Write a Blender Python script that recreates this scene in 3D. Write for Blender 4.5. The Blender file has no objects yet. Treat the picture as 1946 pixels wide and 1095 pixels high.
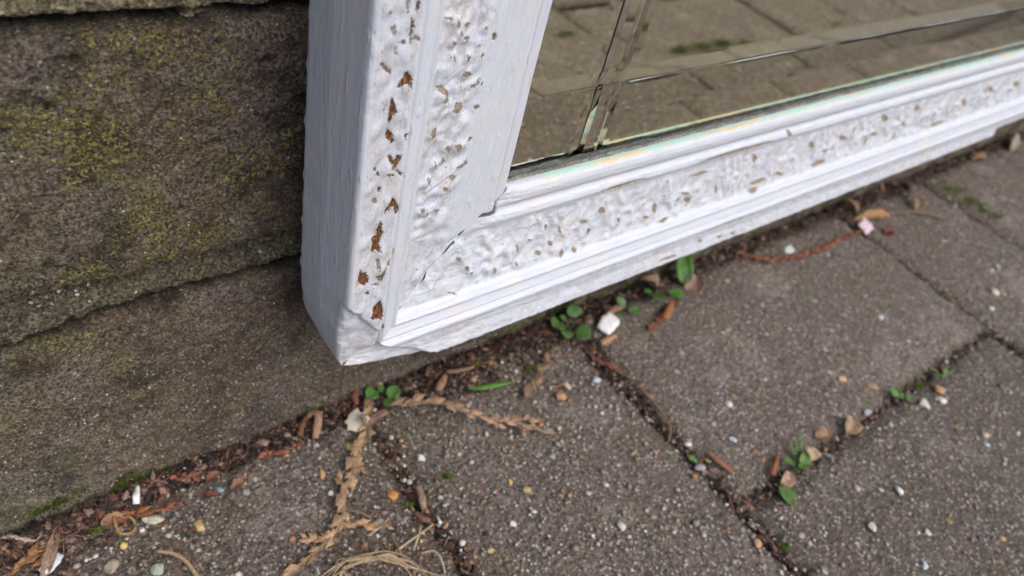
import bpy, math
import numpy as np
from mathutils import Vector, Matrix

scene = bpy.context.scene
COL = scene.collection
MM = 0.001

# ------------------------------------------------------------------ camera
R = np.array([[0.7876048, -0.28135486, 0.54819533],
              [-0.5800014, -0.63887726, 0.50540501],
              [0.20803137, -0.71601348, -0.66636901]])      # columns: right, down, forward
FPX, CX, CY = 1436.586, 973.0, 547.5
CAM = np.array([0.0, 0.0, 220.0])
cam_data = bpy.data.cameras.new("camera")
cam = bpy.data.objects.new("camera", cam_data)
COL.objects.link(cam)
cam.matrix_world = Matrix(((R[0, 0], -R[0, 1], -R[0, 2], CAM[0] * MM),
                           (R[1, 0], -R[1, 1], -R[1, 2], CAM[1] * MM),
                           (R[2, 0], -R[2, 1], -R[2, 2], CAM[2] * MM),
                           (0, 0, 0, 1)))
cam_data.sensor_width = 36.0
cam_data.lens = FPX / 1946.0 * 36.0
cam_data.clip_start = 0.005
cam_data.clip_end = 200.0
cam_data.dof.use_dof = True
cam_data.dof.focus_distance = 0.172
cam_data.dof.aperture_fstop = 17.0
scene.camera = cam

# ------------------------------------------------------------------ light
SUN_EL, SUN_ROT = math.radians(52), math.radians(166)
world = bpy.data.worlds.new("World")
scene.world = world
world.use_nodes = True
wt = world.node_tree
wt.nodes.clear()
sky = wt.nodes.new("ShaderNodeTexSky")
sky.sky_type = 'NISHITA'
sky.sun_disc = False
sky.sun_elevation = SUN_EL
sky.sun_rotation = SUN_ROT
sky.dust_density = 4.0
hs = wt.nodes.new("ShaderNodeHueSaturation")
hs.inputs['Saturation'].default_value = 0.95
bg = wt.nodes.new("ShaderNodeBackground")
bg.inputs['Strength'].default_value = 0.15
wo = wt.nodes.new("ShaderNodeOutputWorld")
wt.links.new(sky.outputs[0], hs.inputs['Color'])
wt.links.new(hs.outputs[0], bg.inputs['Color'])
wt.links.new(bg.outputs[0], wo.inputs['Surface'])
sun_d = bpy.data.lights.new("sun", 'SUN')
sun_d.energy = 1.05
sun_d.angle = math.radians(60)
sun_d.color = (1.0, 0.96, 0.90)
sun = bpy.data.objects.new("sun", sun_d)
COL.objects.link(sun)
SDIR = Vector((math.sin(SUN_ROT) * math.cos(SUN_EL), math.cos(SUN_ROT) * math.cos(SUN_EL), math.sin(SUN_EL)))
sun.rotation_euler = SDIR.to_track_quat('Z', 'Y').to_euler()
sun.location = SDIR * 5
scene.view_settings.view_transform = 'Standard'
scene.view_settings.look = 'None'
scene.view_settings.gamma = 1.0
scene.view_settings.exposure = 0.40
scene.render.engine = 'CYCLES'
scene.cycles.use_denoising = True
scene.cycles.max_bounces = 10
scene.cycles.transmission_bounces = 8
scene.cycles.caustics_reflective = False
scene.cycles.caustics_refractive = False


# ------------------------------------------------------------------ helpers: pixels of the survey -> places on real surfaces
def ray(px, py):
    return R @ np.array([px - CX, py - CY, FPX])


def on_z(px, py, z=0.0):
    d = ray(px, py)
    return CAM + d * ((z - CAM[2]) / d[2])


def on_y(px, py, y):
    d = ray(px, py)
    return CAM + d * (y / d[1])


def px_mm(p):
    """millimetres per survey pixel at point p"""
    q = R.T @ (np.asarray(p, float) - CAM)
    return q[2] / FPX


# ------------------------------------------------------------------ helpers: noise
def _h(ix, iy, iz, seed):
    n = (ix.astype(np.uint32) * np.uint32(374761393)) ^ (iy.astype(np.uint32) * np.uint32(668265263)) \
        ^ (iz.astype(np.uint32) * np.uint32(2147483647)) ^ np.uint32((seed * 144665 + 977) & 0xffffffff)
    n = (n ^ (n >> np.uint32(13))) * np.uint32(1274126177)
    n = (n ^ (n >> np.uint32(15))) * np.uint32(2246822519)
    n ^= n >> np.uint32(16)
    return n.astype(np.float64) / 4294967295.0


def vn(x, y, z=0.0, seed=0):
    """value noise, -1..1"""
    x = np.asarray(x, float); y = np.asarray(y, float)
    z = np.broadcast_to(np.asarray(z, float), np.broadcast(x, y).shape)
    x = np.broadcast_to(x, z.shape); y = np.broadcast_to(y, z.shape)
    fx, fy, fz = np.floor(x), np.floor(y), np.floor(z)
    tx, ty, tz = x - fx, y - fy, z - fz
    ix, iy, iz = fx.astype(np.int64), fy.astype(np.int64), fz.astype(np.int64)
    tx = tx * tx * tx * (tx * (tx * 6 - 15) + 10)
    ty = ty * ty * ty * (ty * (ty * 6 - 15) + 10)
    tz = tz * tz * (3 - 2 * tz)
    def L(dz):
        a = _h(ix, iy, iz + dz, seed); b = _h(ix + 1, iy, iz + dz, seed)
        c = _h(ix, iy + 1, iz + dz, seed); d = _h(ix + 1, iy + 1, iz + dz, seed)
        return (a * (1 - tx) + b * tx) * (1 - ty) + (c * (1 - tx) + d * tx) * ty
    if np.all(tz == 0):
        return L(0) * 2 - 1
    return (L(0) * (1 - tz) + L(1) * tz) * 2 - 1


def fbm(x, y, oct=4, seed=0, gain=0.5):
    x = np.asarray(x, float); y = np.asarray(y, float)
    a, s, t, n = 1.0, 0.0, 0.0, 1.0
    for k in range(oct):
        s = s + a * vn(x * n + 13.7 * k, y * n - 7.1 * k, 0.0, seed + k)
        t += a; a *= gain; n *= 2.03
    return s / t


def sstep(a, b, x):
    t = np.clip((x - a) / (b - a), 0, 1)
    return t * t * (3 - 2 * t)


rng = np.random.default_rng(7)


# ------------------------------------------------------------------ helpers: meshes and tags
def mesh_obj(name, V, F, mat=None, parent=None, smooth=True, attrs=None, colors=None):
    """V in millimetres; F int array of quads/tris or list of such arrays. Linked as ONE object."""
    V = np.asarray(V, float).reshape(-1, 3) * MM
    Fs = F if isinstance(F, list) else [F]
    Fs = [np.asarray(f, np.int64) for f in Fs if len(f)]
    me = bpy.data.meshes.new(name)
    me.vertices.add(len(V))
    me.vertices.foreach_set("co", V.ravel())
    nl = sum(f.size for f in Fs); nf = sum(len(f) for f in Fs)
    me.loops.add(nl); me.polygons.add(nf)
    me.loops.foreach_set("vertex_index", np.concatenate([f.ravel() for f in Fs]).astype(np.int32))
    tot = np.concatenate([np.full(len(f), f.shape[1], np.int32) for f in Fs])
    st = np.concatenate([[0], np.cumsum(tot)[:-1]]).astype(np.int32)
    me.polygons.foreach_set("loop_start", st)
    me.polygons.foreach_set("loop_total", tot)
    me.polygons.foreach_set("use_smooth", np.full(nf, smooth))
    me.update(calc_edges=True)
    me.validate()
    for k, a in (attrs or {}).items():
        at = me.attributes.new(k, 'FLOAT', 'POINT')
        at.data.foreach_set("value", np.asarray(a, np.float32).ravel())
    if colors is not None:
        c = np.ones((len(V), 4), np.float32); c[:, :3] = np.asarray(colors).reshape(-1, 3)
        at = me.attributes.new("tint", 'FLOAT_COLOR', 'POINT')
        at.data.foreach_set("color", c.ravel())
    if mat: me.materials.append(mat)
    o = bpy.data.objects.new(name, me)
    COL.objects.link(o)
    if parent is not None: o.parent = parent
    return o


def grid_faces(ny, nx, flip=False, off=0):
    i = np.arange(ny * nx).reshape(ny, nx) + off
    f = np.stack([i[:-1, :-1], i[:-1, 1:], i[1:, 1:], i[1:, :-1]], -1).reshape(-1, 4)
    return f[:, ::-1] if flip else f


def tag(o, label=None, cat=None, group=None, kind=None):
    if label: o['label'] = label
    if cat: o['category'] = cat
    if group: o['group'] = group
    if kind: o['kind'] = kind
    return o


def empty(name, label, cat, group=None, loc=(0, 0, 0)):
    o = bpy.data.objects.new(name, None)
    o.empty_display_size = 0.005
    COL.objects.link(o)
    o.location = tuple(np.asarray(loc, float) * MM)
    return tag(o, label, cat, group)


class Acc:
    """collects little pieces into one mesh"""
    def __init__(s): s.V, s.F4, s.F3, s.C, s.n = [], [], [], [], 0
    def add(s, V, F, c=(1, 1, 1)):
        V = np.asarray(V, float); F = np.asarray(F, np.int64)
        s.V.append(V); (s.F4 if F.shape[1] == 4 else s.F3).append(F + s.n)
        c = np.asarray(c, float)
        s.C.append(np.broadcast_to(c, (len(V), 3)))
        s.n += len(V)
    def build(s, name, mat, parent=None, smooth=True):
        F = [np.concatenate(f) for f in (s.F4, s.F3) if f]
        return mesh_obj(name, np.concatenate(s.V), F, mat, parent, smooth, colors=np.concatenate(s.C))


# ------------------------------------------------------------------ helpers: materials
class NT:
    def __init__(s, name):
        s.m = bpy.data.materials.new(name); s.m.use_nodes = True
        s.t = s.m.node_tree; s.t.nodes.clear()
        s.out = s.t.nodes.new("ShaderNodeOutputMaterial")
    def n(s, typ, **kw):
        nd = s.t.nodes.new("ShaderNode" + typ)
        for k, v in kw.items():
            if hasattr(nd, k): setattr(nd, k, v)
        return nd
    def put(s, sock, v):
        if hasattr(v, 'is_output') or isinstance(v, bpy.types.NodeSocket): s.t.links.new(v, sock)
        elif isinstance(v, (tuple, list)) and len(v) == 3 and sock.type == 'RGBA': sock.default_value = (*v, 1)
        else: sock.default_value = v
    def math(s, op, a, b=0.0, c=None, clamp=False):
        nd = s.n("Math", operation=op, use_clamp=clamp)
        s.put(nd.inputs[0], a); s.put(nd.inputs[1], b)
        if c is not None: s.put(nd.inputs[2], c)
        return nd.outputs[0]
    def obj(s, scale=(1, 1, 1)):
        """object coordinates in millimetres"""
        tc = s.n("TexCoord"); mp = s.n("Mapping")
        mp.inputs['Scale'].default_value = tuple(1000.0 * k for k in scale)
        s.t.links.new(tc.outputs['Object'], mp.inputs['Vector'])
        return mp.outputs[0]
    def attr(s, name, color=False):
        nd = s.n("Attribute", attribute_name=name)
        return nd.outputs['Color'] if color else nd.outputs['Fac']
    def noise(s, vec, scale, detail=3.0, rough=0.55, w=None):
        nd = s.n("TexNoise")
        s.put(nd.inputs['Vector'], vec); nd.inputs['Scale'].default_value = scale
        nd.inputs['Detail'].default_value = detail; nd.inputs['Roughness'].default_value = rough
        return nd.outputs['Fac']
    def vor(s, vec, scale, feat='F1', rand=1.0):
        nd = s.n("TexVoronoi", feature=feat)
        s.put(nd.inputs['Vector'], vec); nd.inputs['Scale'].default_value = scale
        nd.inputs['Randomness'].default_value = rand
        return nd
    def ramp(s, fac, a, b):
        """0 at a, 1 at b, smooth"""
        nd = s.n("MapRange", interpolation_type='SMOOTHSTEP')
        s.put(nd.inputs['Value'], fac)
        nd.inputs['From Min'].default_value = a; nd.inputs['From Max'].default_value = b
        return nd.outputs['Result']
    def cramp(s, fac, stops, interp='LINEAR'):
        nd = s.n("ValToRGB"); cr = nd.color_ramp; cr.interpolation = interp
        while len(cr.elements) < len(stops): cr.elements.new(0.5)
        for e, (p, c) in zip(cr.elements, stops): e.position = p; e.color = (*c, 1)
        s.put(nd.inputs[0], fac)
        return nd.outputs[0]
    def mix(s, fac, a, b, mode='MIX'):
        nd = s.n("Mix", data_type='RGBA', blend_type=mode)
        nd.clamp_factor = True
        s.put(nd.inputs[0], fac); s.put(nd.inputs[6], a); s.put(nd.inputs[7], b)
        return nd.outputs[2]
    def sep(s, col):
        nd = s.n("SeparateColor"); s.put(nd.inputs[0], col); return nd.outputs
    def xyz(s, x, y, z=0.0):
        nd = s.n("CombineXYZ")
        for i, v in enumerate((x, y, z)): s.put(nd.inputs[i], v)
        return nd.outputs[0]
    def bump(s, h, dist, strength=1.0, normal=None):
        nd = s.n("Bump"); s.put(nd.inputs['Height'], h)
        nd.inputs['Distance'].default_value = dist * MM; nd.inputs['Strength'].default_value = strength
        if normal: s.put(nd.inputs['Normal'], normal)
        return nd.outputs[0]
    def pbr(s, col, rough=0.8, normal=None, spec=0.4, **kw):
        nd = s.n("BsdfPrincipled")
        s.put(nd.inputs['Base Color'], col); s.put(nd.inputs['Roughness'], rough)
        nd.inputs['Specular IOR Level'].default_value = spec
        for k, v in kw.items(): s.put(nd.inputs[k], v)
        if normal: s.put(nd.inputs['Normal'], normal)
        s.t.links.new(nd.outputs[0], s.out.inputs[0])
        return s.m


def mat_paint():
    t = NT("chipped_white_paint")
    ps, pt = t.attr("along"), t.attr("across")
    chip, orn, tone, lip, crack = t.attr("chip"), t.attr("ornament"), t.attr("tone"), t.attr("lip"), t.attr("crack")
    uv = t.xyz(pt, ps)
    ob = t.obj()
    brush = t.noise(t.xyz(t.math('MULTIPLY', pt, 2.2), t.math('MULTIPLY', ps, 0.12)), 1.0, 4, 0.6)
    brush2 = t.noise(t.xyz(t.math('MULTIPLY', pt, 0.55), t.math('MULTIPLY', ps, 0.05)), 1.0, 3, 0.5)
    fine = t.noise(ob, 1.6, 5, 0.6)
    broad = t.noise(ob, 0.09, 3, 0.5)
    white = t.mix(t.ramp(brush, 0.3, 0.75), (0.505, 0.548, 0.63), (0.60, 0.632, 0.695))
    white = t.mix(t.math('MULTIPLY', t.ramp(broad, 0.45, 0.7), 0.55), white, (0.61, 0.585, 0.58))
    # grime film and pin-hole specks on the worn ornament
    grime = t.math('MULTIPLY', t.ramp(t.noise(ob, 0.30, 5, 0.62), 0.44, 0.62), t.math('MULTIPLY', orn, 0.60))
    white = t.mix(grime, white, (0.375, 0.35, 0.325))
    sp = t.noise(t.xyz(t.math('MULTIPLY', pt, 1.9), t.math('MULTIPLY', ps, 1.15)), 1.0, 2, 0.5)
    spm = t.math('MULTIPLY', t.ramp(sp, 0.665, 0.69), t.math('MULTIPLY_ADD', orn, 0.85, 0.12))
    sp2 = t.math('MULTIPLY', t.ramp(t.noise(ob, 2.6, 2, 0.5), 0.66, 0.69), t.math('MULTIPLY_ADD', orn, 0.55, 0.05))
    white = t.mix(t.math('MAXIMUM', spm, sp2), white, (0.17, 0.15, 0.13))
    # older coats showing on the inner lip: mint and cream
    lipn = t.math('ADD', lip, t.math('MULTIPLY', t.math('SUBTRACT', t.noise(t.xyz(t.math('MULTIPLY', pt, 0.9), t.math('MULTIPLY', ps, 0.16)), 1.0, 5, 0.7), 0.5), 3.4))
    cream = t.ramp(lipn, 0.0, 0.12)
    mint = t.ramp(lipn, 0.28, 0.40)
    isc = t.ramp(t.noise(t.xyz(t.math('MULTIPLY', ps, 0.035), t.math('MULTIPLY', pt, 0.30)), 1.0, 4, 0.7), 0.44, 0.47)
    lipc = t.mix(isc, t.mix(t.ramp(fine, .35, .65), (0.60, 0.49, 0.31), (0.66, 0.60, 0.44)), t.mix(mint, (0.62, 0.52, 0.35), t.mix(broad, (0.36, 0.60, 0.55), (0.48, 0.66, 0.61))))
    white = t.mix(cream, white, lipc)
    # chips down to the wood
    nz = t.math('ADD', t.math('SUBTRACT', t.noise(uv, 1.6, 5, 0.7), 0.5), t.math('MULTIPLY', t.math('SUBTRACT', t.noise(t.xyz(t.math('MULTIPLY', pt, 4.5), t.math('MULTIPLY', ps, 1.1)), 1.0, 3, 0.6), 0.5), 0.7))
    ch = t.math('ADD', chip, t.math('MULTIPLY', nz, 3.0))
    cm = t.ramp(ch, 0.0, 0.06)
    rim = t.math('SUBTRACT', 1.0, t.ramp(ch, 0.03, 0.26))
    g = t.noise(t.xyz(t.math('MULTIPLY', pt, 3.0), t.math('MULTIPLY', ps, 0.7)), 1.0, 4, 0.6)
    wood_b = t.cramp(g, [(0.30, (0.035, 0.012, 0.005)), (0.50, (0.115, 0.042, 0.012)), (0.66, (0.30, 0.17, 0.07))])
    wood_t = t.cramp(g, [(0.30, (0.13, 0.10, 0.07)), (0.52, (0.29, 0.235, 0.175)), (0.70, (0.40, 0.34, 0.26))])
    wood_o = t.cramp(g, [(0.30, (0.17, 0.115, 0.06)), (0.55, (0.34, 0.25, 0.14)), (0.75, (0.46, 0.38, 0.25))])
    wood = t.mix(t.ramp(tone, 0.15, 0.5), wood_b, wood_t)
    wood = t.mix(t.ramp(tone, 1.2, 1.8), wood, wood_o)
    wood = t.mix(t.math('MULTIPLY', rim, 0.75), wood, (0.035, 0.022, 0.014))
    col = t.mix(cm, white, wood)
    col = t.mix(t.math('MULTIPLY', crack, 0.9), col, (0.03, 0.025, 0.02))
    drip = t.ramp(t.noise(t.xyz(t.math('MULTIPLY', pt, 0.55), t.math('MULTIPLY', ps, 0.16)), 1.0, 2, 0.4), 0.60, 0.72)
    hgt = t.math('ADD', t.math('MULTIPLY', brush, 0.55), t.math('MULTIPLY', brush2, 0.7))
    hgt = t.math('ADD', hgt, t.math('MULTIPLY', drip, 0.7))
    hgt = t.math('ADD', hgt, t.math('MULTIPLY', fine, 0.45))
    hgt = t.math('SUBTRACT', hgt, t.math('MULTIPLY', cm, 1.3))
    hgt = t.math('SUBTRACT', hgt, t.math('MULTIPLY', spm, 0.5))
    hgt = t.math('ADD', hgt, t.math('MULTIPLY', t.math('MULTIPLY', cm, g), 1.2))
    rough = t.math('ADD', 0.42, t.math('MULTIPLY', cm, 0.35))
    return t.pbr(col, rough, t.bump(hgt, 0.22, 0.9), 0.35)


def mat_brick():
    t = NT("mossy_brick")
    ob = t.obj()
    big = t.noise(ob, 0.035, 4, 0.55)
    mid = t.noise(ob, 0.22, 5, 0.62)
    fine = t.noise(ob, 1.3, 5, 0.7)
    vg = t.vor(ob, 1.05); vgc = t.sep(vg.outputs['Color'])
    base = t.cramp(fine, [(0.33, (0.020, 0.015, 0.013)), (0.50, (0.108, 0.083, 0.068)), (0.66, (0.30, 0.24, 0.195))])
    base = t.mix(t.ramp(mid, 0.42, 0.68), base, t.mix(t.ramp(fine, .32, .68), (0.025, 0.017, 0.016), (0.22, 0.15, 0.13)))
    base = t.mix(t.math('MULTIPLY', t.ramp(big, 0.42, 0.58), 0.75), base, t.mix(t.ramp(fine, .33, .66), (0.020, 0.015, 0.015), (0.27, 0.218, 0.195)))
    stain = t.ramp(t.noise(ob, 0.045, 5, 0.6), 0.50, 0.64)
    base = t.mix(t.math('MULTIPLY', stain, 0.72), base, (0.020, 0.015, 0.013))
    # olive algae film then yellow lichen crumbs
    alg = t.math('MULTIPLY', t.ramp(t.noise(ob, 0.085, 5, 0.65), 0.48, 0.64), 0.50)
    base = t.mix(alg, base, t.mix(t.ramp(fine, .28, .72), (0.032, 0.027, 0.015), (0.31, 0.275, 0.165)))
    lich = t.ramp(t.math('ADD', t.math('MULTIPLY', t.noise(ob, 0.85, 4, 0.7), 0.9), t.math('MULTIPLY', t.noise(ob, 0.06, 4, 0.6), 0.60)), 0.775, 0.83)
    zz = t.attr("upper")
    lich = t.math('MULTIPLY', lich, t.math('MULTIPLY', zz, t.ramp(fine, 0.40, 0.58)))
    base = t.mix(t.math('MULTIPLY', lich, 0.8), base, t.mix(vgc[0], (0.17, 0.15, 0.035), (0.50, 0.44, 0.14)))
    # pale grains and efflorescence
    pale = t.math('MULTIPLY', t.ramp(vgc[1], 0.93, 0.95), t.ramp(t.math('ADD', vg.outputs['Distance'], t.math('MULTIPLY', vgc[0], 0.3)), 0.46, 0.32))
    base = t.mix(pale, base, t.mix(vgc[2], (0.30, 0.25, 0.20), (0.62, 0.60, 0.56)))
    v2 = t.vor(ob, 1.5); c2 = t.sep(v2.outputs['Color'])
    spl = t.math('MULTIPLY', t.math('MULTIPLY', t.ramp(c2[0], 0.93, 0.94), t.ramp(v2.outputs['Distance'], 0.5, 0.36)), t.attr('low'))
    base = t.mix(spl, base, t.mix(c2[1], (0.30, 0.26, 0.22), (0.66, 0.65, 0.62)))
    eff = t.ramp(t.math('ADD', t.math('MULTIPLY', t.noise(ob, 0.14, 2, 0.5), 0.75), t.math('MULTIPLY', t.noise(ob, 1.1, 3, 0.6), 0.3)), 0.695, 0.735)
    base = t.mix(t.math('MULTIPLY', eff, 0.6), base, (0.42, 0.43, 0.38))
    grey = t.math('MULTIPLY', t.math('MULTIPLY', t.ramp(t.noise(ob, 0.07, 5, 0.7), 0.40, 0.58), t.attr('left_light_crust')), t.ramp(fine, 0.38, 0.6))  # pale lichen film; its leftward gain paints in the brighter light on that side
    base = t.mix(t.math('MULTIPLY', grey, 0.75), base, (0.27, 0.26, 0.19))
    red = t.ramp(t.noise(ob, 0.16, 3, 0.5), 0.68, 0.76)
    base = t.mix(t.math('MULTIPLY', red, 0.55), base, (0.17, 0.065, 0.035))
    base = t.mix(1.0, base, (1.14, 1.14, 1.08), 'MULTIPLY')
    base = t.mix(t.attr('gap'), base, (0.011, 0.009, 0.007))  # shade of the joint cracks, put into the colour of the brick edges
    hgt = t.math('ADD', t.math('MULTIPLY', fine, 1.0), t.math('MULTIPLY', t.noise(ob, 3.2, 3, 0.6), 0.45))
    hgt = t.math('ADD', hgt, t.math('MULTIPLY', lich, 0.25))
    return t.pbr(base, 0.85, t.bump(hgt, 1.25, 1.0), 0.3)


def mat_mortar():
    t = NT("old_mortar")
    ob = t.obj()
    fine = t.noise(ob, 1.1, 5, 0.7)
    vg = t.vor(ob, 0.8); c = t.sep(vg.outputs['Color'])
    base = t.cramp(fine, [(0.33, (0.014, 0.011, 0.009)), (0.5, (0.080, 0.068, 0.050)), (0.66, (0.25, 0.215, 0.16))])
    mid = t.noise(ob, 0.13, 4, 0.6)
    base = t.mix(t.math('MULTIPLY', t.ramp(mid, 0.42, 0.6), 0.6), base, t.mix(t.ramp(fine, .33, .66), (0.016, 0.016, 0.008), (0.20, 0.18, 0.10)))
    base = t.mix(t.math('MULTIPLY', t.attr("upper"), 0.55), base, t.mix(t.ramp(fine, .33, .66), (0.07, 0.06, 0.03), (0.42, 0.36, 0.24)))
    pale = t.math('MULTIPLY', t.ramp(c[1], 0.93, 0.95), t.ramp(vg.outputs['Distance'], 0.45, 0.3))
    base = t.mix(pale, base, t.mix(c[2], (0.30, 0.22, 0.16), (0.60, 0.58, 0.53)))
    base = t.mix(t.ramp(t.attr('gap'), 0.25, 0.65), base, (0.012, 0.010, 0.008))  # crack shade painted into the mortar where the gaps run
    hgt = t.math('ADD', fine, t.math('MULTIPLY', vg.outputs['Distance'], -0.5))
    return t.pbr(base, 0.9, t.bump(hgt, 1.0, 1.0), 0.3)


def mat_paver():
    t = NT("weathered_concrete_paver")
    ob = t.obj()
    tint = t.attr("shade")
    fine = t.noise(ob, 0.9, 6, 0.7)
    grit = t.vor(ob, 0.95); gc = t.sep(grit.outputs['Color'])
    st = t.vor(t.mix(0.06, ob, t.noise(ob, 0.6, 2), 'ADD'), 0.30); sc = t.sep(st.outputs['Color'])
    base = t.cramp(fine, [(0.32, (0.024, 0.018, 0.013)), (0.50, (0.122, 0.098, 0.082)), (0.67, (0.29, 0.235, 0.195))])
    base = t.mix(t.math('MULTIPLY', t.ramp(t.noise(ob, 0.045, 4, 0.6), 0.45, 0.70), 0.55), base, t.mix(t.ramp(fine, .3, .7), (0.03, 0.026, 0.014), (0.22, 0.195, 0.12)))
    base = t.mix(t.math('MULTIPLY', t.ramp(t.noise(ob, 0.04, 4, 0.6), 0.46, 0.64), 0.5), base, t.mix(t.ramp(fine, .3, .7), (0.05, 0.036, 0.032), (0.31, 0.235, 0.215)))
    worn = t.ramp(t.noise(ob, 0.028, 5, 0.65), 0.52, 0.66)
    base = t.mix(t.math('MULTIPLY', worn, 0.8), base, t.mix(t.ramp(fine, .3, .7), (0.085, 0.070, 0.060), (0.37, 0.31, 0.27)))
    stain = t.ramp(t.noise(ob, 0.04, 5, 0.6), 0.50, 0.74)
    base = t.mix(t.math('MULTIPLY', stain, 0.6), base, t.mix(t.ramp(fine, .3, .7), (0.022, 0.017, 0.013), (0.13, 0.105, 0.09)))
    rim = t.ramp(t.math('ADD', t.attr('rim'), t.math('MULTIPLY', t.math('SUBTRACT', t.noise(ob, 0.16, 4, 0.6), 0.5), 22.0)), 9.0, -2.0)
    base = t.mix(t.math('MULTIPLY', rim, 0.7), base, t.mix(t.ramp(fine, .3, .7), (0.028, 0.024, 0.014), (0.19, 0.165, 0.105)))
    base = t.mix(1.0, base, t.xyz(tint, tint, tint), 'MULTIPLY')
    g1 = t.math('MULTIPLY', t.ramp(gc[0], 0.58, 0.62), t.ramp(grit.outputs['Distance'], 0.60, 0.42))
    gcol = t.cramp(gc[1], [(0.0, (0.05, 0.045, 0.04)), (0.30, (0.20, 0.17, 0.15)), (0.65, (0.36, 0.31, 0.28)), (0.90, (0.56, 0.53, 0.50))])
    base = t.mix(t.math('MULTIPLY', g1, 0.9), base, gcol)
    s1 = t.math('MULTIPLY', t.ramp(sc[0], 0.70, 0.72), t.ramp(t.math('ADD', st.outputs['Distance'], t.math('MULTIPLY', sc[2], 0.16)), 0.44, 0.34))
    scol = t.cramp(sc[1], [(0.0, (0.16, 0.13, 0.115)), (0.30, (0.27, 0.23, 0.20)), (0.60, (0.38, 0.30, 0.21)), (0.80, (0.42, 0.24, 0.11)), (0.90, (0.58, 0.56, 0.53))])
    base = t.mix(t.math('MULTIPLY', s1, 0.8), base, scol)
    hgt = t.math('ADD', fine, t.math('MULTIPLY', g1, 0.5))
    hgt = t.math('ADD', hgt, t.math('MULTIPLY', s1, 0.6))
    rough = t.math('ADD', 0.62, t.math('MULTIPLY', fine, 0.3))
    return t.pbr(base, rough, t.bump(hgt, 1.5, 1.0), 0.4)


def mat_soil():
    t = NT("dark_joint_soil")
    ob = t.obj()
    fine = t.noise(ob, 0.9, 5, 0.7)
    v = t.vor(ob, 0.55); c = t.sep(v.outputs['Color'])
    base = t.cramp(fine, [(0.30, (0.012, 0.008, 0.007)), (0.55, (0.045, 0.030, 0.024)), (0.75, (0.11, 0.075, 0.055))])
    base = t.mix(t.ramp(c[0], 0.72, 0.78), base, t.mix(c[1], (0.06, 0.025, 0.015), (0.16, 0.10, 0.07)))
    return t.pbr(base, 0.8, t.bump(t.math('SUBTRACT', fine, v.outputs['Distance']), 1.2, 1.0), 0.4)


def mat_tint(name, rough=0.7, bump=0.15, scale=1.5, spec=0.4, var=0.35, streak=None, trans=0.0):
    """a plain natural material whose colour comes from the piece itself, with mottling"""
    t = NT(name)
    ob = t.obj(streak or (1, 1, 1))
    c = t.attr("tint", True)
    n = t.noise(ob, scale, 4, 0.65)
    dark = t.mix(1.0, c, (1 - var, 1 - var, 1 - var), 'MULTIPLY')
    lite = t.mix(1.0, c, (1 + var * .8, 1 + var * .8, 1 + var * .8), 'MULTIPLY')
    col = t.mix(t.ramp(n, 0.3, 0.7), dark, lite)
    kw = {}
    m = t.pbr(col, rough, t.bump(n, bump, 1.0), spec, **kw)
    if trans:
        pb = [x for x in t.t.nodes if x.type == 'BSDF_PRINCIPLED'][0]
        tr = t.n("BsdfTranslucent"); t.put(tr.inputs[0], t.mix(1.0, col, (1.3, 1.5, 0.6), 'MULTIPLY'))
        ms = t.n("MixShader"); ms.inputs[0].default_value = trans
        t.t.links.new(pb.outputs[0], ms.inputs[1]); t.t.links.new(tr.outputs[0], ms.inputs[2])
        t.t.links.new(ms.outputs[0], t.out.inputs[0])
    return m


M_PAINT, M_BRICK, M_MORTAR, M_PAVER, M_SOIL = mat_paint(), mat_brick(), mat_mortar(), mat_paver(), mat_soil()
M_STONE = mat_tint("small_stone", 0.5, 0.2, 1.2, 0.5, 0.18)
M_LITTER = mat_tint("dead_plant_bits", 0.6, 0.3, 1.6, 0.45, 0.4)
M_LEAF = mat_tint("green_leaf", 0.42, 0.12, 0.9, 0.5, 0.22, trans=0.25)
M_MOSS = mat_tint("moss_fibre", 0.8, 0.1, 1.0, 0.2, 0.35, trans=0.2)
M_FLAKE = mat_tint("pale_flake", 0.5, 0.12, 1.4, 0.4, 0.08)

# ------------------------------------------------------------------ ground: paving blocks bedded in dark soil
YW = 145.0            # face of the wall
def block_top(name_acc, x0, x1, y0, y1, step, seed):
    """one 200 x 100 paving block with worn edges, as a height grid with skirt"""
    r = np.random.default_rng(seed)
    g = 1.35 + r.uniform(-.4, .5)                       # half joint, plus rounding
    x0, x1, y0, y1 = x0 + g * .8, x1 - g * .8, y0 + g * .8, y1 - g * .8
    nx, ny = int((x1 - x0) / step) + 2, int((y1 - y0) / step) + 2
    X, Y = np.meshgrid(np.linspace(x0, x1, nx), np.linspace(y0, y1, ny))
    e = np.minimum(np.minimum(X - x0, x1 - X), np.minimum(Y - y0, y1 - Y))
    ew = e + 3.6 * fbm(X / 11, Y / 11, 4, seed) * np.exp(-e / 8)
    edge = np.clip(1 - ew / 8.0, 0, 1.2)
    Z = -2.6 * edge ** 1.9
    Z = Z + 0.55 * fbm(X / 26, Y / 22, 3, 5) + 0.50 * fbm(X / 2.6, Y / 2.6, 3, 11)
    Z = Z + r.uniform(-.5, .5) + r.uniform(-.006, .006) * (X - x0) + r.uniform(-.006, .006) * (Y - y0)
    wob = 0.9 * fbm(X / 14, Y / 14, 3, seed + 3) * np.exp(-e / 3)
    X = X + wob; Y = Y + 0.9 * fbm(Y / 14, X / 14, 3, seed + 9) * np.exp(-e / 3)
    P = np.stack([X, Y, Z], -1)
    # skirt
    P = np.pad(P, ((1, 1), (1, 1), (0, 0)), mode='edge')
    P[0, :, 2] = P[-1, :, 2] = -9; P[:, 0, 2] = P[:, -1, 2] = -9
    name_acc.append((P, r.uniform(0.92, 1.25) if step < 1 else r.uniform(1.06, 1.16), np.pad(e, 1, mode='edge')))


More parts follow.
